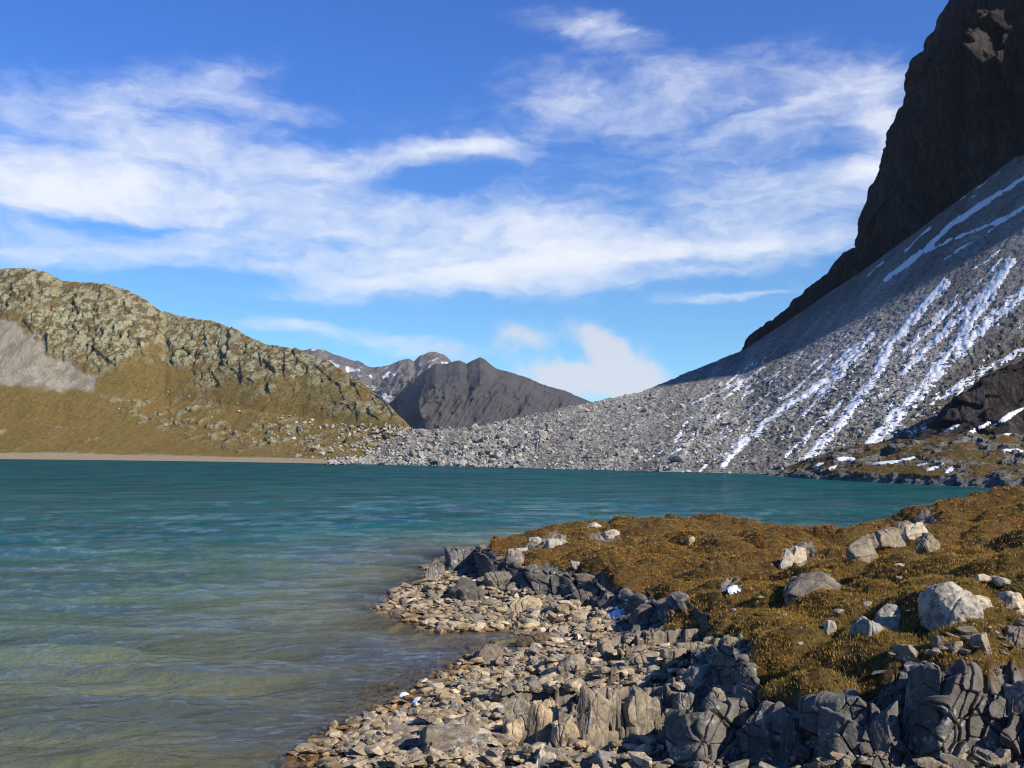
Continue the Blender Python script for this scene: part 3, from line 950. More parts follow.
# ------------------------------------------------------------------ turf blades
NT = 450000
ti = rng.uniform(380, 1170, NT); tj = rng.uniform(50, NR - 1.01, NT)
gm = grass[ti.astype(int), tj.astype(int)]
okm = (gm > .55) & (rng.uniform(size=NT) < .35 + .65 * ss(-.25, .05, fbm(np.interp(ti, np.arange(NA), np.arange(NA)) * .02, tj * .03, 0 * ti, 1.0, 3, 69)))
ti, tj = ti[okm], tj[okm]
ta = np.interp(ti, np.arange(NA), az); tr = np.exp(np.interp(tj, np.arange(NR), lr))
tx, ty = np.sin(ta) * tr, np.cos(ta) * tr
seen = (np.degrees(ta) > -8) & (np.degrees(ta) < 46) & (tr < 75)
tx, ty, tr = tx[seen], ty[seen], tr[seen]
tz = ground_h(tx, ty)
nt_ = len(tx)
print('tufts', nt_)
NBL = 6
c1 = fbm(tx, ty, 0 * tx, .35, 3, 61); c2 = fbm(tx, ty, 0 * tx, 1.6, 3, 63)
t0 = ss(-.35, .35, c1 + .5 * c2)[:, None]
# olive near the boulders and towards the bottom right, rust on the hump
ol = ss(34, 20, tr)[:, None]
rust = np.array([.47, .235, .055]); ochre = np.array([.46, .275, .070]); olive = np.array([.32, .26, .065]); dk = np.array([.12, .07, .026])
tc = (rust * (1 - t0) + ochre * t0) * (1 - .55 * ol) + olive * .55 * ol
dkm = ss(.15, .55, fbm(tx, ty, 0 * tx, 2.6, 2, 67))[:, None]
tc = tc * (1 - .65 * dkm) + dk * .65 * dkm
straw = ss(.12, .5, fbm(tx, ty, 0 * tx, .8, 4, 65))[:, None]
tc = tc * (1 - .6 * straw) + np.array([.50, .36, .14]) * .6 * straw
green = ss(.2, .5, fbm(tx, ty, 0 * tx, .5, 4, 66))[:, None] * (.25 + .75 * ol)
tc = tc * (1 - .6 * green) + np.array([.20, .19, .045]) * .6 * green
tc = tc * 1.0 * rng.uniform(.6, 1.4, (nt_, 1))
hgt = np.exp(rng.normal(size=nt_) * .3) * (.044 + .03 * np.clip(c2, -.5, .8)) * (1 + .004 * tr)
bx = np.repeat(tx, NBL) + rng.normal(size=nt_ * NBL) * .05
by = np.repeat(ty, NBL) + rng.normal(size=nt_ * NBL) * .05
bz = np.repeat(tz, NBL) - .015
bh = np.repeat(hgt, NBL) * rng.uniform(.6, 1.25, nt_ * NBL)
ba = rng.uniform(0, 6.283, nt_ * NBL); bw = .0075 * (.6 + np.repeat(tr, NBL) / 30)
ln_ = rng.uniform(.2, 1.0, nt_ * NBL) * bh
la = rng.uniform(0, 6.283, nt_ * NBL)
V = np.empty((nt_ * NBL, 3, 3), np.float32)
V[:, 0] = np.stack([bx - np.cos(ba) * bw, by - np.sin(ba) * bw, bz], 1)
V[:, 1] = np.stack([bx + np.cos(ba) * bw, by + np.sin(ba) * bw, bz], 1)
V[:, 2] = np.stack([bx + np.cos(la) * ln_, by + np.sin(la) * ln_, bz + bh], 1)
bt = np.repeat(np.repeat(tc, NBL, 0) * rng.uniform(.8, 1.25, (nt_ * NBL, 1)), 3, 0)
me = make_mesh('grass', V.reshape(-1, 3), np.arange(nt_ * NBL * 3).reshape(-1, 3), {'tint': bt}, False)
link('grass', me, M_grass, 'short rust brown and olive autumn turf covering the humps', 'grass', kind='stuff')

# ------------------------------------------------------------------ lake
NWA = 820
waz = np.radians(np.linspace(-40, 44, NWA))
rs = [4.0]
while rs[-1] < 430:
    r = rs[-1]
    rs.append(r + max(.03, .75 * r * r / (F * CAMZ)) if r > 12 else r + .25)
rs = np.array(rs)
WA, WR = np.meshgrid(waz, rs, indexing='ij')
lx, ly = np.sin(WA) * WR, np.cos(WA) * WR
lz = np.zeros_like(lx)
g = np.random.default_rng(5)
step = np.maximum(.05, .75 * WR ** 2 / (F * CAMZ))
gust = .65 + .6 * fbm(lx, ly, 0 * lx, .05, 2, 71)
for k in range(46):
    lam = math.exp(g.uniform(math.log(.35), math.log(5.0)))
    th = R(-87) + g.normal() * R(13)
    amp = .0125 * lam ** 1.15 * g.uniform(.6, 1.2)
    kx, ky = math.cos(th) * 2 * math.pi / lam, math.sin(th) * 2 * math.pi / lam
    ph = kx * lx + ky * ly + g.uniform(0, 6.28) + 1.2 * gn(lx / (lam * 5), ly / (lam * 5), 0 * lx, k)
    fade = ss(1.6, 3.5, lam / step)
    sh = np.sin(ph)
    lz += amp * fade * (sh + .28 * np.cos(2 * ph))
lz *= gust
bed = base_h(lx, ly)
inside = (np.degrees(WA) > AZ0) & (WR < 90)
depth = np.where(inside, -bed, 7.0)
depth = depth + ss(60, 100, WR) * 4
depth = np.clip(depth + .15 * fbm(lx, ly, 0 * lx, .4, 2, 77), 0, 9)
lz *= ss(-.05, .5, depth) * .8 + .2
me = make_mesh('lake', np.stack([lx, ly, lz], 2).reshape(-1, 3), grid_faces(NWA, len(rs))[:, ::-1],
               {'depth': depth.ravel(), 'far': ss(60, 200, WR).ravel()})
link('lake', me, M_water, 'rippled teal mountain lake turning olive in the shallows', 'lake', kind='structure')

# ------------------------------------------------------------------ left hill
def Yw(py): return -CAMZ / ray(0, py)[1]


SH = [(-420, 456), (-150, 457.5), (0, 459), (100, 460), (200, 461.3), (300, 463), (400, 465), (450, 466)]
RID = [(-420, 205), (-250, 225), (-150, 245), (-60, 262), (0, 268), (28, 267), (45, 272), (62, 280), (110, 284), (128, 290), (142, 298), (165, 312), (190, 318), (215, 321), (240, 332), (262, 343), (300, 351),
       (330, 362), (352, 377), (372, 390), (392, 408), (408, 424), (430, 446), (450, 458)]
cols_h = []
for px, rp in RID:
    sp = np.interp(px, [a for a, _ in SH], [b_ for _, b_ in SH])
    Ys = float(Yw(sp))
    hgt_ = sp - rp
    k = min(1.0, hgt_ / 150)
    dY = 30 + 135 * k
    f = lambda fr, fy: pt(px, sp - fr * hgt_, Ys + fy * dY)
    cols_h.append((px, [pyz(px, Ys - 14, -1.6), pt(px, sp, Ys), f(.05, .16), f(.22, .42), f(.42, .62), f(.72, .80), pt(px, rp, Ys + dY), pyz(px, Ys + dY * 1.25 + 10, (443 - rp) / F * (Ys + dY) + 2), pyz(px, Ys + dY * 2.2 + 40, -5)]))
NU, NV = 900, 440
G, u, t, tk = sheet(cols_h, NU, NV)
G = blur(G, 3)
Nn = grid_normals(G)
if Nn[NU // 2, NV // 3, 1] > 0: Nn = -Nn
x, y, z = G[..., 0], G[..., 1], G[..., 2]
hpx, hpy = project(x, y, z)
SCREE_L = [(-500, 250), (-100, 285), (0, 312), (30, 330), (55, 352), (92, 378), (88, 392), (40, 388), (0, 382), (-500, 390)]
TALUS = [(96, 400), (150, 392), (230, 405), (300, 420), (330, 428), (420, 432), (420, 462), (330, 456), (240, 448), (180, 440), (120, 410)]
gsd = poly_sd(hpx + fbm(x, y, z, .05, 5, 83) * 20, hpy + fbm(x, y, z, .05, 5, 85) * 15, SCREE_L)
gravel = ss(-2, 3, gsd) * .97
tal = ss(-8, 10, poly_sd(hpx, hpy, TALUS))
crag_line = np.interp(hpx, [-400, 0, 60, 120, 200, 280, 340, 400, 430], [300, 318, 368, 362, 385, 398, 412, 432, 440])
cb = fbm(x, y, z, .03, 4, 91)
rockm = ss(-12, 22, (crag_line - hpy) + cb * 55)
patch = ss(.05, .35, fbm(x, y, z, .022, 4, 95) + .30 * fbm(x, y, z, .12, 3, 97))
rockm = rockm * (1 - .72 * patch)
spots = ss(.30, .5, fbm(x, y, z, .09, 4, 99)) * .8
rockm = np.maximum(rockm, spots * ss(385, 400, hpy) * .8)
rockm = np.maximum(rockm, tal * ss(-.1, .3, fbm(x, y, z, .12, 4, 101)) * .9) * (1 - gravel)
bz_ = np.interp(hpx, [-400, 0, 200, 320, 450], [2.6, 2.4, 1.5, 1.0, .8])
beach = ss(1.15, .85, z / bz_ + .25 * fbm(x, y, z, .2, 2, 103))
rid = fbm(x, y, z * .7, .045, 5, 111, ridged=True)
f1h, f2h, idh, oxh, oyh = cells((x + .3 * y) * .085, z * .10, 7)
f3h, f4h, idh2, oxh2, oyh2 = cells((x + .2 * y) * .26, z * .24, 9)
disp = rockm * (rid * 1.0 + (idh - .5) * 1.25 + oxh * 1.0 + (idh2 - .5) * .95 + oxh2 * .7 + fbm(x, y, z, .45, 5, 113, .65) * 1.3) \
    + (1 - rockm) * (fbm(x, y, z, .03, 4, 115) * 1.6 + fbm(x, y, z, .25, 3, 117) * .4) * (1 - beach)
disp *= ss(.2, 2.5, z) * (.45 + .55 * ss(0, .10, np.abs(tk[6] - t)))[None, :]
G = G + Nn * disp[..., None]
me = make_mesh('hill', G.reshape(-1, 3), grid_faces(NU, NV), {'rock': rockm.ravel(), 'gravel': gravel.ravel(), 'beach': beach.ravel()})
link('hill', me, M_hill, 'craggy lichened hill above brown grass on the far left shore', 'hill', kind='structure')
Ghill = G

# ------------------------------------------------------------------ scree slope
SCR = [  # px, shore row, crest row, crest distance
    (325, 463.2, 464, 270), (350, 463.8, 463.4, 282), (372, 464.3, 452, 296), (388, 464.8, 441, 306), (400, 465, 435, 312), (412, 465.3, 432, 316), (440, 466, 431, 325), (480, 467, 425, 335), (520, 468, 417, 345), (560, 469, 409, 353), (600, 470, 400, 360), (640, 471, 390, 367),
    (670, 471.8, 380, 372), (710, 472.6, 364, 381), (745, 473.5, 348, 392), (800, 475, 312, 389), (860, 476, 272, 371), (930, 476.5, 220, 352), (1024, 477, 150, 329), (1150, 477, 90, 303), (1300, 477, 40, 276), (1600, 477, -60, 236)]
cols_s = []
for px, sp, cp, cY in SCR:
    Ys = float(Yw(sp))
    zc = CAMZ + ray(px, cp)[1] * cY
    P0, P1 = pt(px, sp, Ys), pt(px, cp, cY)
    mid = lambda f, sag: P0 + (P1 - P0) * f - np.array([0, 0, sag * zc])
    cols_s.append((px, [pyz(px, Ys - 12, -2), P0, mid(.33, .055), mid(.66, .05), P1, pyz(px * 1.0, cY + 25, zc - 6), pyz(px, cY + 120, -8)]))
NU, NV = 1500, 520
G, u, t, tk = sheet(cols_s, NU, NV)
G = blur(G, 4)
Nn = grid_normals(G)
if Nn[NU // 2, NV // 3, 2] < 0: Nn = -Nn
x, y, z = G[..., 0], G[..., 1], G[..., 2]
f1s, f2s, ids, oxs, oys = cells(x * .55, y * .55 + z * .4, 13)
f3s, f4s, ids2, oxs2, oys2 = cells(x * 1.1, y * 1.1 + z * .8, 15)
disp = fbm(x, y, z, .03, 4, 121) * 1.8 + (ids - .5) * .8 * (.5 - f1s) * 2 + (ids2 - .5) * .45 + fbm(x, y, z, .5, 3, 123) * .35
lowf = ss(60, 12, z)
disp = disp * (.30 + .70 * lowf) * ss(-.5, 1.2, z)
G = G + Nn * disp[..., None]
spx, spy = project(G[..., 0], G[..., 1], G[..., 2])
# streaks of snow lying in the runnels of the scree: (picture polyline, width)
STREAKS = [
    ([(1010, 262), (985, 300), (955, 345), (925, 385), (890, 420), (865, 448)], 9, 1.0),
    ([(1005, 270), (960, 318), (925, 350), (905, 372)], 7, .9),
    ([(945, 283), (918, 312), (890, 345), (878, 372), (862, 395), (835, 430), (805, 460)], 8, 1.0),
    ([(958, 302), (925, 335), (905, 352)], 4, .8),
    ([(872, 335), (845, 362), (812, 390), (780, 410), (762, 428), (740, 445), (722, 466)], 6, 1.0),
    ([(845, 350), (815, 362), (800, 375)], 3, .6),
    ([(865, 350), (840, 372), (800, 400)], 4, .8),
    ([(808, 352), (775, 375), (745, 388)], 3, .6),
    ([(752, 376), (722, 391), (692, 404)], 3.5, .75),
    ([(728, 412), (706, 425), (688, 440)], 3, .55),
    ([(795, 390), (770, 405), (735, 440), (726, 455)], 5, .6),
    ([(830, 412), (812, 428), (808, 436)], 4, .8),
    ([(1024, 292), (985, 325), (950, 360), (905, 410), (880, 440)], 10, .8),
    ([(1024, 350), (975, 375), (940, 400)], 6, .8),
    ([(1030, 390), (1000, 412), (975, 440)], 7, .8),
    ([(935, 415), (955, 425), (900, 432)], 6, .5),
    ([(1040, 168), (985, 203), (950, 225), (925, 250), (885, 280)], 4, 1.0),
    ([(1060, 190), (990, 225), (950, 240), (930, 250)], 3, .8),
    ([(920, 190), (1000, 172), (960, 200)], 2, .6),
    ([(1030, 205), (975, 240), (940, 262)], 2.5, .6),
    ([(700, 400), (680, 412), (660, 420)], 2, .45), ([(835, 378), (820, 392), (790, 402)], 3.5, .6), ([(775, 352), (752, 366), (735, 372)], 2, .4),
    ([(668, 392), (640, 408), (622, 416)], 2, .4),
]
gs_ = np.random.default_rng(19)
for _ in range(75):
    # thinner threads between the large ones, all down the same fall line
    fx = gs_.uniform(0, 1) ** .8
    x0_ = 640 + 370 * fx; top_ = np.interp(x0_, [640, 700, 760, 860, 960, 1024], [408, 385, 352, 318, 285, 262])
    y0_ = gs_.uniform(top_, 455); l_ = gs_.uniform(8, 46) * (.5 + fx)
    k_ = gs_.uniform(.8, 1.15)
    STREAKS.append(([(x0_, y0_), (x0_ - .62 * l_ * k_ + gs_.normal() * 2, y0_ + .5 * l_), (x0_ - 1.1 * l_ * k_, y0_ + l_ * .95)], gs_.uniform(1.4, 3.4), gs_.uniform(.45, .85)))
STREAKS += [([(868, 276), (876, 268), (884, 262)], 1.8, .8), ([(905, 252), (918, 238), (930, 228)], 2, .8), ([(960, 205), (975, 196)], 2, .7), ([(1000, 250), (985, 262), (972, 270)], 2, .7)]
sn = np.zeros(spx.shape)
for pl, wd, st in STREAKS:
    d = np.full(spx.shape, 1e9)
    for (xa, ya), (xb, yb) in zip(pl[:-1], pl[1:]):
        ex, ey = xb - xa, yb - ya
        tt = np.clip(((spx - xa) * ex + (spy - ya) * ey) / (ex * ex + ey * ey), 0, 1)
        d = np.minimum(d, np.hypot(spx - xa - tt * ex, spy - ya - tt * ey))
    sn = np.maximum(sn, st * np.exp(-(d / (wd * .74)) ** 2))
# break-up follows the fall line
al_, ac_ = -.61 * spx + .79 * spy, .79 * spx + .61 * spy
sn_n = fbm(ac_ * .16, al_ * .045, 0 * al_, 1.0, 5, 131, .62) + .7 * fbm(G[..., 0], G[..., 1], G[..., 2], .45, 4, 133, .7)
thread = fbm(ac_ * .11 + .35 * fbm(ac_, al_, 0 * al_, .02, 2, 139), al_ * .014, 0 * al_, 1.0, 4, 135, .6)
thread = ss(.06, .50, thread) * ss(650, 800, spx) * ss(-60, 40, poly_sd(spx, spy, [(640, 480), (690, 400), (870, 300), (1000, 240), (1100, 200), (1100, 480)]))
snow_v = np.maximum(np.sqrt(np.maximum(sn, 0)), 1.0 * thread) + .60 * sn_n - .63
chute = fbm(ac_ * .035, al_ * .006, 0 * al_, 1.0, 4, 137, .6) + .4 * fbm(ac_ * .16, al_ * .02, 0 * al_, 1.0, 3, 138)
dark_s = ss(-20, 12, poly_sd(spx + 10 * sn_n, spy + 10 * sn_n, [(1700, 260), (1040, 330), (1000, 345), (960, 372), (935, 405), (900, 425), (850, 440), (830, 480), (1700, 520)]))  # darker lower right: vegetation, with the shade there put into the colour too
dark_s = np.maximum(dark_s, ss(-4, 10, poly_sd(spx, spy, [(640, 500), (745, 352), (800, 322), (870, 288), (940, 250), (1030, 215), (1700, 0), (1700, -400), (700, 330)])) * .35 * (spy < 360))  # cliff's shadow over the upper scree, partly painted into its colour
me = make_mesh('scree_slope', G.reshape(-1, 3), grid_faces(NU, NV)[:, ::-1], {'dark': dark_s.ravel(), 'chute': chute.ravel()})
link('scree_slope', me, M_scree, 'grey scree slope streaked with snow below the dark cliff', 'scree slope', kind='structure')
Gscree = G
# snow: the scree's own faces lifted a hand's breadth
Nn = grid_normals(blur(G, 2))
if Nn[NU // 2, NV // 3, 2] < 0: Nn = -Nn
fc = grid_faces(NU, NV)[:, ::-1]
sv = snow_v.ravel()
mk = sv[fc].min(1) > 0
fc = fc[mk]
used, inv = np.unique(fc, return_inverse=True)
Gs = blur(G, 4)
SVt = (Gs + Nn * (.0 + .34 * ss(0, .6, snow_v))[..., None]).reshape(-1, 3)[used]
me = make_mesh('snow', SVt, inv.reshape(-1, 4))
link('snow', me, M_snow, 'thin snow lying in streaks down the scree', 'snow', kind='stuff')

# boulders and blocks on the scree
NB_ = 30000
bi = rng.uniform(0, NU - 1.01, NB_ * 3); bj = rng.uniform(0, NV - 1.01, NB_ * 3)
Pb = G[bi.astype(int), bj.astype(int)]
Nb = Nn[bi.astype(int), bj.astype(int)]
bpx, bpy_ = project(Pb[:, 0], Pb[:, 1], Pb[:, 2])
vis = (Pb[:, 2] > -.2) & (bpx > 330) & (bpx < 1080) & (bpy_ > 100) & (Pb[:, 1] < 392)
dens = np.clip(1.0 - .75 * ss(10, 60, Pb[:, 2]), 0, 1)
vis &= rng.uniform(size=len(Pb)) < dens
Pb, Nb, bpx, bpy_ = Pb[vis], Nb[vis], bpx[vis], bpy_[vis]
chb = chute[bi.astype(int), bj.astype(int)][vis]
sz = .38 * np.exp(rng.normal(size=len(Pb)) * .62) * (1 - .62 * ss(4, 45, Pb[:, 2])) * (1 + .35 * ss(640, 480, bpx)) * np.clip(1 + 1.1 * chb, .45, 1.8)
sz = np.clip(sz, .15, 3.2)
# talus at the foot of the left hill belongs to the same fall
Th = rng.uniform(0, 1, (26000, 2))
hi = (Th[:, 0] * (899)).astype(int); hj = (Th[:, 1] * 439).astype(int)
Ph = Ghill[hi, hj]; hx_, hy_ = project(Ph[:, 0], Ph[:, 1], Ph[:, 2])
tv = (poly_sd(hx_, hy_, TALUS) > -4) & (hj < 300) & (Ph[:, 2] > .5)
tv &= rng.uniform(size=len(Ph)) < ss(100, 390, hx_) ** 3 * .95 + .04
Ph = Ph[tv]
szh = .72 * np.exp(rng.normal(size=len(Ph)) * .5) * (1 + .5 * ss(320, 400, hx_[tv]))
Pall = np.vstack([Pb, Ph]); szall = np.concatenate([sz, szh])
order = np.argsort(-szall / Pall[:, 1])
oct_V, oct_F = [], []
fproto = []
for k in range(10):
    P, Fc = stone_dirs(1, (1, 1, 1), 700 + k, planes=8, sharp=60, rough=0)
    fproto.append((P, Fc))
fmesh = []
for k in range(10):
    P, Fc = stone_dirs(2, (1, 1, 1), 720 + k, planes=9, sharp=60, rough=.03)
    m_ = make_mesh('scree_boulder', P, Fc, {'tint': tint_of(P, k, .15)}, False); m_.materials.append(M_far_stone); fmesh.append(m_)
SV, SF, ST_ = [], [], []
off = 0
nb = 0
for i in order:
    p, s = Pall[i], szall[i]
    e = np.array([rng.uniform(.8, 1.4), rng.uniform(.7, 1.1), rng.uniform(.55, 1.0)]) * s
    a = rng.uniform(-.5, .5, 2); t_ = rng.uniform(0, 6.28)
    c = np.array((.385, .375, .352)) * rng.uniform(.5, 1.35)
    if i >= len(Pb): c = np.array((.40, .375, .32)) * rng.uniform(.7, 1.3)
    if nb < 300:
        onhill = i >= len(Pb)
        o = bpy.data.objects.new('scree_boulder', fmesh[nb % 10]); C.objects.link(o)
        o.location = p + np.array([0, 0, e[2] * .25]); o.scale = e; o.rotation_euler = (a[0], a[1], t_); o.color = (*c, 1)
        o['category'] = 'boulder'
        if onhill:
            o['label'] = 'pale boulder of the talus at the foot of the left hill'; o['group'] = 'boulders at the foot of the hill'
        else:
            o['label'] = 'grey boulder lying on the scree slope across the lake'; o['group'] = 'boulders on the scree slope'
        nb += 1
    else:
        P, Fc = fproto[i % 10]
        SV.append((P * e) @ rot(a[0], a[1], t_).T + p + np.array([0, 0, e[2] * .2])); SF.append(Fc + off); off += len(P)
        ST_.append(np.tile(c, (len(P), 1)))
me = make_mesh('scree_rubble', np.vstack(SV), np.vstack(SF), {'tint': np.vstack(ST_)}, False)
o = link('scree_rubble', me, M_far_stone, 'countless small grey blocks strewn over the scree', 'rubble', kind='stuff')
o.color = (1, 1, 1, 1)

# ------------------------------------------------------------------ cliff
EDGE = [(735, 372), (744, 352), (752, 340), (766, 331), (782, 316), (797, 303), (808, 292), (822, 281), (833, 268), (846, 257), (858, 250), (861, 238), (868, 215), (879, 184), (884, 165), (889, 146), (889, 134), (897, 122),
        (907, 106), (909, 78), (917, 62), (928, 58), (936, 37), (944, 20), (951, 6), (962, -6), (985, -40), (1020, -90), (1080, -170), (1180, -290), (1300, -520)]
rows = []
A0 = np.array([100.0, 412.0])
v1 = np.array([.70, -.714]); v2 = np.array([.55, -.835])
NCU, NCV = 900, 620
eh = np.array(EDGE, float)
# length along the edge
L = np.concatenate([[0], np.cumsum(np.hypot(np.diff(eh[:, 0]), np.diff(eh[:, 1])))])
sv_ = np.linspace(0, L[-1], NCV)
epx, epy = np.interp(sv_, L, eh[:, 0]), np.interp(sv_, L, eh[:, 1])
epx = epx + 5 * fbm(sv_, 0 * sv_, 0 * sv_, .045, 4, 147, .6)
# plan of the wall: along v1 from A0, then a turn towards the viewer beyond the frame
TURN = 900.0
def plan(tt):
    tt = np.asarray(tt, float)
    p = A0 + np.minimum(tt, TURN)[..., None] * v1 + np.maximum(tt - TURN, 0)[..., None] * v2
    return p
G = np.empty((NCU, NCV, 3))
for j in range(NCV):
    uu, vv = ray(epx[j], epy[j])
    # where the edge ray meets the wall line
    t0_ = (A0[0] - uu * A0[1]) / (uu * v1[1] - v1[0])
    lean = 0
    x0, y0 = A0 + t0_ * v1
    zz = CAMZ + vv * y0
    ends = 640.0
    tt = t0_ + (ends - t0_) * np.linspace(0, 1, NCU - 90) ** 1.25
    p = plan(tt)
    back = np.linspace(1, 0, 90, endpoint=False)
    G[90:, j, 0], G[90:, j, 1] = p[:, 0], p[:, 1]
    cap = np.interp(tt, [0, 98, 112, 150, 232, 330, 430, 560, 640], [999, 999, 225, 168, 192, 240, 300, 375, 415])
    over = np.maximum(zz - cap, 0)
    G[90:, j, 2] = zz - over * .96
    G[90:, j, 0] += .714 * over * .4; G[90:, j, 1] += .70 * over * .4
    G[:90, j, 0] = x0 + back * 150 + 3 * np.sin(back * 3); G[:90, j, 1] = y0 + back * 150; G[:90, j, 2] = zz
x, y, z = G[..., 0], G[..., 1], G[..., 2]
# the wall leans back a little with height, so ledges catch the sky
Nn = grid_normals(blur(G, 3))
if Nn[NCU // 2, NCV // 2, 1] > 0: Nn = -Nn
d1 = fbm(x, y, z * .2, .035, 5, 141, ridged=True) * 8.0
d2 = fbm(x, y, z * .35, .11, 4, 143, ridged=True) * 3.6
d3 = fbm(x, y, z, .3, 4, 145) * 1.3
fA, fB, idc, oxc, oyc = cells((x - y) * .07, z * .035, 19)
d4 = fbm(x, y, z * .3, .5, 4, 149, ridged=True) * 2.0
disp = d1 + d2 + d3 + d4 + (idc - .5) * 3.5 + oyc * 1.5
tw = (x - A0[0]) * v1[0] + (y - A0[1]) * v1[1]
# a buttress that stands out far enough to catch the sun
gb = np.random.default_rng(77)
for _ in range(22):
    t0b = 103 + gb.normal() * 6.5; z0b = 142 + gb.normal() * 17
    disp = disp + gb.uniform(4, 9) * np.exp(-((tw - t0b) / gb.uniform(1.5, 2.6)) ** 2 - ((z - z0b) / gb.uniform(3, 8)) ** 2) * (1 + 1.2 * fbm(x, y, z * .5, .35, 3, 159))
edgef = ss(0, 60, np.abs(np.arange(NCU) - 90))[:, None]
disp = disp * (.25 + .75 * edgef)
G = G + Nn * disp[..., None]
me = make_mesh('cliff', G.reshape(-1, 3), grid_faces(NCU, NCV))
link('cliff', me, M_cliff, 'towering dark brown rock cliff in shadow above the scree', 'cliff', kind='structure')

# ------------------------------------------------------------------ rocky outcrop above the headland
OUT = [(900, 446, 450), (925, 440, 434), (942, 440, 420), (956, 440, 402), (968, 440, 390), (985, 440, 376), (1005, 440, 366), (1024, 440, 358), (1060, 440, 348), (1200, 440, 320), (1400, 440, 300)]
cols_o = []
for px, bp, tp in OUT:
    Y0 = 172.0
    fr = lambda f, dy: pt(px, bp + (tp - bp) * f, Y0 + dy)
    cols_o.append((px, [pyz(px, Y0 - 6, -1), pt(px, bp, Y0), fr(.35, 9), fr(.50, 12), fr(.97, 14), fr(1.0, 22), pyz(px, Y0 + 55, CAMZ + (443 - tp) / F * Y0)]))
NU, NV = 420, 200
G, u, t, tk = sheet(cols_o, NU, NV)
G = blur(G, 2)
Nn = grid_normals(G)
if Nn[NU // 2, NV // 3, 1] > 0: Nn = -Nn
x, y, z = G[..., 0], G[..., 1], G[..., 2]
f1o, f2o, ido, oxo, oyo = cells(x * .3, z * .3 + y * .1, 23)
G = G + Nn * ((ido - .5) * 1.8 + fbm(x, y, z, .3, 4, 151) * 1.2)[..., None]
rk = np.ones(x.shape)
Gout = G
me = make_mesh('rock_outcrop', G.reshape(-1, 3), grid_faces(NU, NV), {'rock': (.75 + .25 * ss(-.2, .2, fbm(x, y, z, .2, 3, 153))).ravel()})
M_out = mat_cliff()
link('rock_outcrop', me, M_out, 'dark rock outcrop on the lower scree above the right headland', 'outcrop', kind='structure')

# ------------------------------------------------------------------ right headland
HD = [(762, 475.5, 474, 5), (780, 476.5, 471.5, 8), (800, 478, 463, 14), (830, 480, 452, 20), (860, 481.5, 445, 24), (900, 483.5, 440, 28), (940, 485.5, 436, 30), (980, 487.2, 435.5, 32), (1024, 489, 436, 34), (1100, 491, 434, 36), (1400, 497, 425, 40)]
cols_d = []
for px, sp, tp, dY in HD:
    Ys = float(Yw(sp))
    f = lambda fr_, fy: pt(px, sp + (tp - sp) * fr_, Ys + dY * fy)
    cols_d.append((px, [pyz(px, Ys - 8, -1.5), pt(px, sp, Ys), f(.22, .06), f(.5, .45), f(.8, .75), f(1, 1), pyz(px, Ys + dY + 14, CAMZ + ray(px, tp)[1] * (Ys + dY) - .5), pyz(px, Ys + dY + 50, -1)]))
NU, NV = 760, 240
G, u, t, tk = sheet(cols_d, NU, NV)
G = blur(G, 3)
Nn = grid_normals(G)
if Nn[NU // 2, NV // 3, 2] < 0: Nn = -Nn
x, y, z = G[..., 0], G[..., 1], G[..., 2]
rk = ss(-.06, .18, fbm(x, y * 1.6, z * 2.5, .16, 5, 161, .6) + .5 * ss(1.6, .3, z))
f1o, f2o, ido, oxo, oyo = cells(x * .4, y * .5, 27)
G = G + Nn * ((rk * ((ido - .5) * .8 + oxo * .5) + fbm(x, y, z, .2, 4, 163) * .7 + fbm(x, y, z, 1, 3, 165) * .2) * ss(-.3, .5, z))[..., None]
me = make_mesh('headland', G.reshape(-1, 3), grid_faces(NU, NV)[:, ::-1], {'rock': rk.ravel()})
link('headland', me, M_head, 'low rust brown headland with dark rock ledges reaching into the lake', 'headland', kind='structure')
Ghead = G
hdx, hdy = project(G[..., 0], G[..., 1], G[..., 2])

# snow patches: the surface under them, smoothed and lifted a little where the snow is deepest
def snow_on(Gs, specs, lift, scale, it):
    qx, qy = project(Gs[..., 0], Gs[..., 1], Gs[..., 2])
    Nq = grid_normals(blur(Gs, 3))
    Nq = np.where(Nq[..., 2:3] < 0, -Nq, Nq)
    for k, (cx_, cy_, rx_, ry_, ro, label) in enumerate(specs):
        m = (np.abs(qx - cx_) < rx_ * 2 + 6) & (np.abs(qy - cy_) < rx_ * 2 + 6)
        ii, jj = np.where(m)
        if not len(ii): continue
        i0, i1, j0, j1 = max(ii.min() - 3, 0), ii.max() + 4, max(jj.min() - 3, 0), jj.max() + 4
        g_ = blur(Gs[i0:i1, j0:j1], it); n_ = Nq[i0:i1, j0:j1]
        ax, ay = qx[i0:i1, j0:j1], qy[i0:i1, j0:j1]
        c_, s_ = math.cos(R(ro)), math.sin(R(ro))
        dx, dy = ax - cx_, -(ay - cy_)
        a_, b_ = (dx * c_ + dy * s_) / rx_, (-dx * s_ + dy * c_) / ry_
        v = 1 - (a_ ** 2 + b_ ** 2) + .9 * fbm(a_, b_, 0 * a_, 1.3, 5, 400 + k, .65)
        v = np.where(a_ ** 2 + b_ ** 2 > 2.6, -1, v)
        fc = grid_faces(*v.shape)
        ok = v.ravel()[fc].min(1) > 0
        if ok.sum() < 4:
            print('thin snow', label); continue
        fc = fc[ok]
        used, inv = np.unique(fc, return_inverse=True)
        P = (g_ + n_ * (-.25 * lift + 1.25 * lift * ss(0, .8, v))[..., None]).reshape(-1, 3)[used]
        # keep only the largest connected scrap and its neighbours as one patch
        c0 = P.mean(0)
        link('snow_patch', make_mesh('snow_patch', P - c0, inv.reshape(-1, 4)), M_snow, label, 'snow patch', loc=tuple(c0))


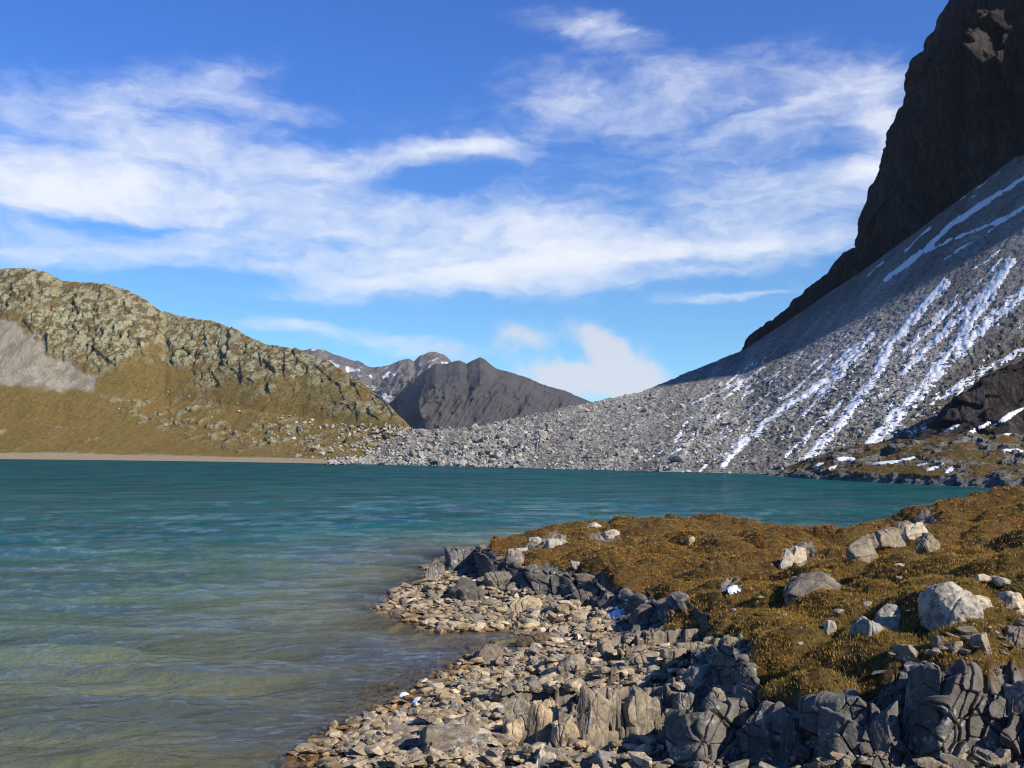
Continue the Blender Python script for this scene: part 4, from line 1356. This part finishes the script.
snow_on(Ghead, [(846, 459, 11, 2.6, 0, 'small snow patch high on the left of the headland'),
                (818, 465, 7, 1.8, 20, 'snow patch on the dark left nose of the headland'),
                (830, 469, 9, 2.0, 25, 'narrow snow patch just above the water on the headland nose'),
                (886, 463, 19, 1.9, 6, 'long low snow streak across the middle of the headland'),
                (908, 459, 11, 1.8, 14, 'snow streak rising right of the long low one on the headland'),
                (923, 464, 7, 1.8, 16, 'short thin snow streak between two larger headland patches'),
                (935, 467, 11, 2.8, 18, 'bright snow patch in front of dark rock on the headland'),
                (950, 470, 8, 2.6, 24, 'snow patch beside dark rock low on the headland'),
                (1012, 451, 13, 2.4, 0, 'snow patch on the upper right of the headland'),
                (985, 448, 5, 1.6, 0, 'tiny snow spot on the upper right of the headland')], .14, 1, 2)
snow_on(Gground, [(619, 611, 17, 7, 38, 'white snow sliver in the hollow under the turf hump'),
                  (733, 591, 13, 3.5, 8, 'thin snow patch in the grass below the hump'),
                  (404, 698, 8, 4, 10, 'white ice patch on stones at the waterline'),
                  (417, 704, 6, 4, 30, 'white ice lump beside the waterline stones'),
                  (424, 684, 6, 3, 30, 'white ice fragment higher up the waterline stones')], .10, 1, 2)
snow_on(Gout, [(978, 429, 20, 2.6, 28, 'snow streak low on the dark rock outcrop'),
               (1008, 417, 20, 3.4, 30, 'broad snow streak rising to the right on the dark outcrop'),
               (952, 428, 9, 2, 24, 'small snow streak at the left foot of the dark outcrop'),
               (1004, 437, 12, 3, 10, 'snow scrap between the dark outcrop and the headland')], .30, 1, 2)

# ------------------------------------------------------------------ far mountains
MB_ = mat_mountain('brown_mountain', (.075, .070, .068), (.108, .094, .080), (.062, .062, .062))
MS_ = mat_mountain('snowy_range', (.12, .11, .105), (.20, .17, .14), (.08, .08, .085), 1)
# brown mountain: crest rows, and a spur that comes towards the viewer from the left shoulder
BM = [(330, 440, 0), (350, 432, 0), (372, 420, 0), (386, 407, 0), (400, 392, 0), (412, 380, 0), (424, 370, 0), (436, 363.5, 0), (446, 363.5, 0), (455, 360.5, 0), (459, 359.8, 0), (467, 363, 0), (474, 359.5, 0), (480, 356.5, 0), (485, 358.5, 0), (494, 367, 0), (512, 372.5, 0), (530, 378, 0),
      (548, 386, 0), (566, 391, 0), (584, 399, 0), (600, 404, 0), (640, 416, 0), (720, 440, 0)]
cols_m = []
for px, cp, _ in BM:
    Yc = 2700
    cols_m.append((px, [pyz(px, 1750, -60), pt(px, 445, 1900), pt(px, 445 + (cp - 445) * .35, 2200), pt(px, 445 + (cp - 445) * .7, 2500), pt(px, cp, Yc), pyz(px, Yc + 200, 190 * (443 - cp) / 86 - 30), pyz(px, 3600, -100)]))
NU, NV = 620, 340
G, u, t, tk = sheet(cols_m, NU, NV)
G = blur(G, 2)
x, y, z = G[..., 0].copy(), G[..., 1].copy(), G[..., 2].copy()
bpx_, bpy2 = project(x, y, z)
# spur: ridge line in picture from (438,364) to (424,432); ground left of it recedes steeply
rx = np.interp(bpy2, [357, 366, 380, 400, 432, 450], [441, 437, 424, 416, 424, 430]) + 5 * fbm(0 * z, 0 * z, z, .02, 3, 175) + 3
tt = (bpx_ - rx)
left = np.clip(-tt, 0, 60); right = np.clip(tt, 0, 200)
topf = ss(0, .18, (tk[4] - t)[None, :] / tk[4]) if True else 1
spur = (-520 + 34 * np.minimum(left, 45) + 3.6 * np.minimum(right, 140))
shift = spur * topf * (t[None, :] < tk[4])
shift = blur(shift[..., None], 2)[..., 0]
offc = (.25 + .75 * ss(0, .12, np.abs(tk[4] - t)))[None, :]
gul = fbm(bpx_ * .9 + .5 * bpy2, bpy2 * .35, 0 * x, .045, 5, 171, ridged=True) * 140 + fbm(bpx_, bpy2, 0 * x, .12, 4, 173) * 45
shift = shift - gul * offc * np.where(tt < 0, 1.6, 1.0)
s_ = (y + shift) / y
jag = (fbm(bpx_, 0 * x, 0 * x, .07, 4, 177) * 2.2) * 2.7 * ss(.5, 1, t / tk[4])[None, :]
G[..., 0] = x * s_; G[..., 1] = y * s_; G[..., 2] = CAMZ + (z - CAMZ) * s_ + jag
me = make_mesh('mountain', G.reshape(-1, 3), grid_faces(NU, NV))
link('mountain', me, MB_, 'brown pointed mountain with a dark shaded spur beyond the lake', 'mountain', kind='structure')

RG = [(230, 372), (270, 356), (300, 350), (312, 347.5), (322, 348.5), (334, 353), (346, 358), (360, 361), (372, 367), (384, 366), (394, 362), (404, 358.5), (409, 358), (414, 361), (420, 355), (428, 352), (435, 351), (444, 354), (452, 361), (462, 370), (500, 385), (560, 410), (620, 440)]
cols_m = []
for px, cp in RG:
    Yc = 4200
    cols_m.append((px, [pyz(px, 3400, -120), pt(px, 445, 3500), pt(px, 445 + (cp - 445) * .4, 3800), pt(px, 445 + (cp - 445) * .75, 4020), pt(px, cp, Yc), pyz(px, Yc + 300, 60), pyz(px, 5400, -200)]))
NU, NV = 560, 320
G, u, t, tk = sheet(cols_m, NU, NV)
G = blur(G, 2)
Nn = grid_normals(G)
if Nn[NU // 2, NV // 3, 1] > 0: Nn = -Nn
x, y, z = G[..., 0], G[..., 1], G[..., 2]
qx, qy = project(x, y, z)
r1 = fbm(qx + .8 * qy, qy * .5, 0 * x, .040, 5, 181, ridged=True)
dd = r1 * 230 + fbm(qx, qy, 0 * x, .12, 4, 183) * 70
dd = dd * (.25 + .75 * ss(0, .12, np.abs(tk[4] - t)))[None, :]
s_ = (y - dd) / y
jag = fbm(qx, 0 * x, 0 * x, .08, 4, 189) * 2.4 * 4.2 * ss(.5, 1, t / tk[4])[None, :]
G[..., 0] = x * s_; G[..., 1] = y * s_; G[..., 2] = CAMZ + (z - CAMZ) * s_ + jag
x, y, z = G[..., 0], G[..., 1], G[..., 2]
spx2, spy2 = project(G[..., 0], G[..., 1], G[..., 2])
snw = ss(.22, .42, fbm(x, y, z * 1.2, .012, 4, 185) + .25 * fbm(x, y, z, .045, 3, 187) + .15 * ss(405, 350, spy2) - .05)
snw = snw * ss(412, 385, spy2)
me = make_mesh('mountain', G.reshape(-1, 3), grid_faces(NU, NV), {'snow': snw.ravel()})
link('mountain', me, MS_, 'far jagged range dusted with snow behind the brown mountain', 'mountain', kind='structure')

# valley floor under everything, out to the horizon
a_ = np.linspace(0, 2 * math.pi, 96, endpoint=False)
Vf = [(0, 0, -14)]
for r_ in (600, 3000, 9000):
    Vf += [(r_ * math.cos(q_), r_ * math.sin(q_), -14 if r_ < 700 else -30) for q_ in a_]
Vf = np.array(Vf)
Fq = [(0, 1 + i, 1 + (i + 1) % 96) for i in range(96)]
for k in range(2):
    for i in range(96):
        p0, p1 = 1 + k * 96 + i, 1 + k * 96 + (i + 1) % 96
        Fq += [(p0, p0 + 96, p1 + 96), (p0, p1 + 96, p1)]
M_floor = mat_mountain('valley_floor_material', (.12, .10, .05), (.16, .13, .07), (.2, .18, .15))
link('valley_floor', make_mesh('valley_floor', Vf, np.array(Fq)), M_floor, 'brown valley ground stretching to the mountains', 'terrain', kind='structure')

# ------------------------------------------------------------------ air
hv = np.array([(a_, b_, c_) for a_ in (-6500, 6500) for b_ in (-400, 6500) for c_ in (-33, 900)], float)
hf = np.array([(0, 1, 3, 2), (4, 6, 7, 5), (0, 4, 5, 1), (2, 3, 7, 6), (0, 2, 6, 4), (1, 5, 7, 3)])
M_haze = bpy.data.materials.new('haze'); M_haze.use_nodes = True
hn = M_haze.node_tree; hn.nodes.clear()
pv = hn.nodes.new('ShaderNodeVolumePrincipled'); ho = hn.nodes.new('ShaderNodeOutputMaterial')
pv.inputs['Color'].default_value = (.72, .82, 1, 1); pv.inputs['Density'].default_value = HAZE; pv.inputs['Anisotropy'].default_value = .2
hn.links.new(pv.outputs[0], ho.inputs['Volume'])
link('haze', make_mesh('haze', hv, hf, smooth=False), M_haze, 'thin blue mountain air', 'haze', kind='stuff')

# ------------------------------------------------------------------ sun and sky
SUN_AZ, SUN_EL = 127.5, 33.0
sd_ = bpy.data.lights.new('sun', 'SUN')
sd_.energy = 5.0; sd_.angle = R(.53); sd_.color = (1, .93, .81)
so = bpy.data.objects.new('sun', sd_); C.objects.link(so)
so.rotation_euler = (R(90 - SUN_EL), 0, R(180 - SUN_AZ))   # lamp's -Z points away from azimuth SUN_AZ (clockwise from +Y)
so.location = (200, -40, 160)

wd = bpy.data.worlds.new('World'); bpy.context.scene.world = wd; wd.use_nodes = True
nt = wd.node_tree; nt.nodes.clear(); b = NB(nt)
sky = b.n('ShaderNodeTexSky', sky_type='NISHITA'); sky.sun_disc = False
sky.sun_elevation = R(SUN_EL); sky.sun_rotation = R(SUN_AZ)
sky.altitude = 2500; sky.air_density = 1.0; sky.dust_density = .25; sky.ozone_density = 2.5
dirv = b.n('ShaderNodeTexCoord').outputs['Generated']
sx, sy, sz_ = b.xyz(dirv)
azn = b.math('ARCTAN2', sx, sy); eln = b.math('ARCSINE', sz_)
comb = b.n('ShaderNodeCombineXYZ'); b.put(comb.inputs[0], azn); b.put(comb.inputs[1], eln)
sc_v = comb.outputs[0]


def azel(px, py):
    u_, v_ = ray(px, py)
    return math.atan2(u_, 1.0), math.atan2(v_, math.hypot(u_, 1.0))


# wisps: the cloud positions are bent by noise before the soft ellipses are read
warp = b.n('ShaderNodeTexNoise'); b.put(warp.inputs['Vector'], scaled(b, sc_v, (6, 15, 1))); warp.inputs['Scale'].default_value = 1.0
warp.inputs['Detail'].default_value = 5; warp.inputs['Roughness'].default_value = .6
wv = b.vmath('SUBTRACT', warp.outputs['Color'], (.5, .5, .5))
wvec = b.vmath('ADD', sc_v, b.vmath('MULTIPLY', wv, (.11, .055, 0)))


def ellipses(lst, vec):
    tot = None
    for (px, py, rx_, ry_, ro, w_) in lst:
        a0, e0 = azel(px, py)
        d_ = b.vmath('SUBTRACT', vec, (a0, e0, 0))
        rt = b.n('ShaderNodeVectorRotate', rotation_type='Z_AXIS'); b.put(rt.inputs['Vector'], d_); rt.inputs['Angle'].default_value = R(-ro)
        s2 = b.vmath('MULTIPLY', rt.outputs[0], (F / rx_, F / ry_, 0))
        ln2 = b.n('ShaderNodeVectorMath', operation='DOT_PRODUCT'); b.put(ln2.inputs[0], s2); b.put(ln2.inputs[1], s2)
        g_ = b.math('MULTIPLY', b.math('POWER', 2.718, b.math('MULTIPLY', ln2.outputs['Value'], -1.0)), w_)
        tot = g_ if tot is None else b.math('ADD', tot, g_)
    return tot


CIR = [(50, 95, 170, 20, 2, .40), (205, 76, 85, 20, 14, .42), (255, 98, 110, 14, -8, .30), (140, 140, 110, 22, 0, .48), (40, 185, 150, 28, 4, .40), (300, 160, 130, 22, -6, .42),
       (440, 152, 90, 13, 4, .62), (500, 158, 45, 9, -12, .4), (220, 190, 220, 26, 0, .42), (320, 228, 260, 30, 0, .54), (110, 250, 170, 15, 0, .44), (420, 286, 190, 18, 0, .70), (560, 235, 100, 26, -6, .55), (470, 262, 150, 24, 0, .55),
       (442, 184, 46, 11, 0, -.75), (115, 221, 75, 6, 4, -.55), (10, 232, 40, 10, 0, -.3), (200, 277, 100, 7, 0, -.45),
       (285, 327, 60, 9, -3, .55), (380, 346, 90, 13, -6, .5), (430, 340, 50, 8, 0, .3),
       (612, 36, 60, 20, -22, .55), (560, 30, 60, 12, -10, .25), (620, 108, 115, 34, -10, .44), (560, 95, 90, 30, 0, .20), (740, 68, 70, 20, 10, .45), (830, 84, 80, 26, 6, .55), (810, 120, 110, 34, 0, .28), (888, 118, 26, 46, 0, .5),
       (868, 164, 34, 14, 10, .6), (760, 205, 95, 32, 4, .55), (810, 240, 90, 12, 0, .6), (640, 252, 150, 13, 6, .55), (690, 176, 140, 30, 4, .26), (735, 292, 85, 5, 3, .55), (700, 268, 120, 8, 4, .35),
       (480, 150, 160, 60, 0, .12), (860, 195, 40, 10, 0, .3), (820, 275, 60, 8, 0, .2), (-150, 180, 220, 70, 0, .5), (1250, 150, 250, 80, 0, .4), (-150, 300, 220, 20, 0, .4), (1200, -150, 300, 70, 0, .3), (0, -250, 400, 70, 10, .35), (300, -420, 800, 120, 8, .30)]
cm = ellipses(CIR, wvec)
cn = b.n('ShaderNodeTexNoise'); b.put(cn.inputs['Vector'], scaled(b, b.vmath('ADD', sc_v, b.vmath('MULTIPLY', wv, (.12, .06, 0))), (14, 42, 1)))
cn.inputs['Scale'].default_value = 1.0; cn.inputs['Detail'].default_value = 8; cn.inputs['Roughness'].default_value = .58
cn2 = b.noise(scaled(b, wvec, (45, 90, 1)), 1.0, 6, .6)
nn_ = b.math('ADD', b.math('MULTIPLY', b.math('SUBTRACT', cn.outputs['Fac'], .5), .92), b.math('MULTIPLY', b.math('SUBTRACT', cn2, .5), .45))
cd = b.math('ADD', cm, b.math('MULTIPLY', nn_, b.mr(cm, 0.0, .35, .25, 1.0)))
cd = b.mr(cd, .11, 1.24, 0, .97)
CUM = [(522, 337, 34, 17, 0, .85), (575, 376, 40, 16, 0, .6), (596, 338, 30, 16, -35, .8), (622, 362, 34, 20, -30, .95), (640, 382, 30, 14, 0, .9), (590, 386, 60, 14, 0, .9), (545, 368, 40, 10, 0, .6), (430, 344, 34, 10, 0, .45), (515, 277, 18, 9, 20, .6), (455, 352, 30, 8, 0, .4)]
wc = b.n('ShaderNodeTexNoise'); b.put(wc.inputs['Vector'], sc_v); wc.inputs['Scale'].default_value = 38; wc.inputs['Detail'].default_value = 6
wvc = b.vmath('ADD', sc_v, b.vmath('MULTIPLY', b.vmath('SUBTRACT', wc.outputs['Color'], (.5, .5, .5)), (.03, .03, 0)))
cu = ellipses(CUM, wvc)
cu = b.math('ADD', cu, b.math('MULTIPLY', b.math('SUBTRACT', b.noise(sc_v, 42, 7, .62), .5), 1.1))
cu = b.mr(cu, .12, 1.05, 0, .85)
CLOUD = 10.0
skyc = b.mix(1.0, sky.outputs[0], b.mix(b.mr(eln, .06, .42), (.76, 1.27, 1.50), (.47, 1.06, 2.0)), 'MULTIPLY')
col = b.mix(cd, skyc, (CLOUD * .97, CLOUD * 1.0, CLOUD * 1.06, 1))
col = b.mix(cu, col, (CLOUD * .82, CLOUD * .83, CLOUD * .89, 1))
bg = b.n('ShaderNodeBackground'); b.put(bg.inputs[0], col); bg.inputs[1].default_value = .066
wo = b.n('ShaderNodeOutputWorld'); nt.links.new(bg.outputs[0], wo.inputs[0])

# ------------------------------------------------------------------ render settings
sc = bpy.context.scene
sc.render.engine = 'CYCLES'
sc.render.resolution_x, sc.render.resolution_y = 1024, 768
sc.view_settings.view_transform = 'Standard'
sc.view_settings.look = 'None'
sc.view_settings.exposure = .6
sc.view_settings.gamma = 1
sc.view_settings.use_curve_mapping = False
sc.cycles.use_denoising = True
sc.cycles.filter_width = 1.1
sc.cycles.max_bounces = 5
sc.cycles.diffuse_bounces = 2
sc.cycles.glossy_bounces = 3
sc.cycles.transparent_max_bounces = 6
sc.cycles.caustics_reflective = False
sc.cycles.caustics_refractive = False
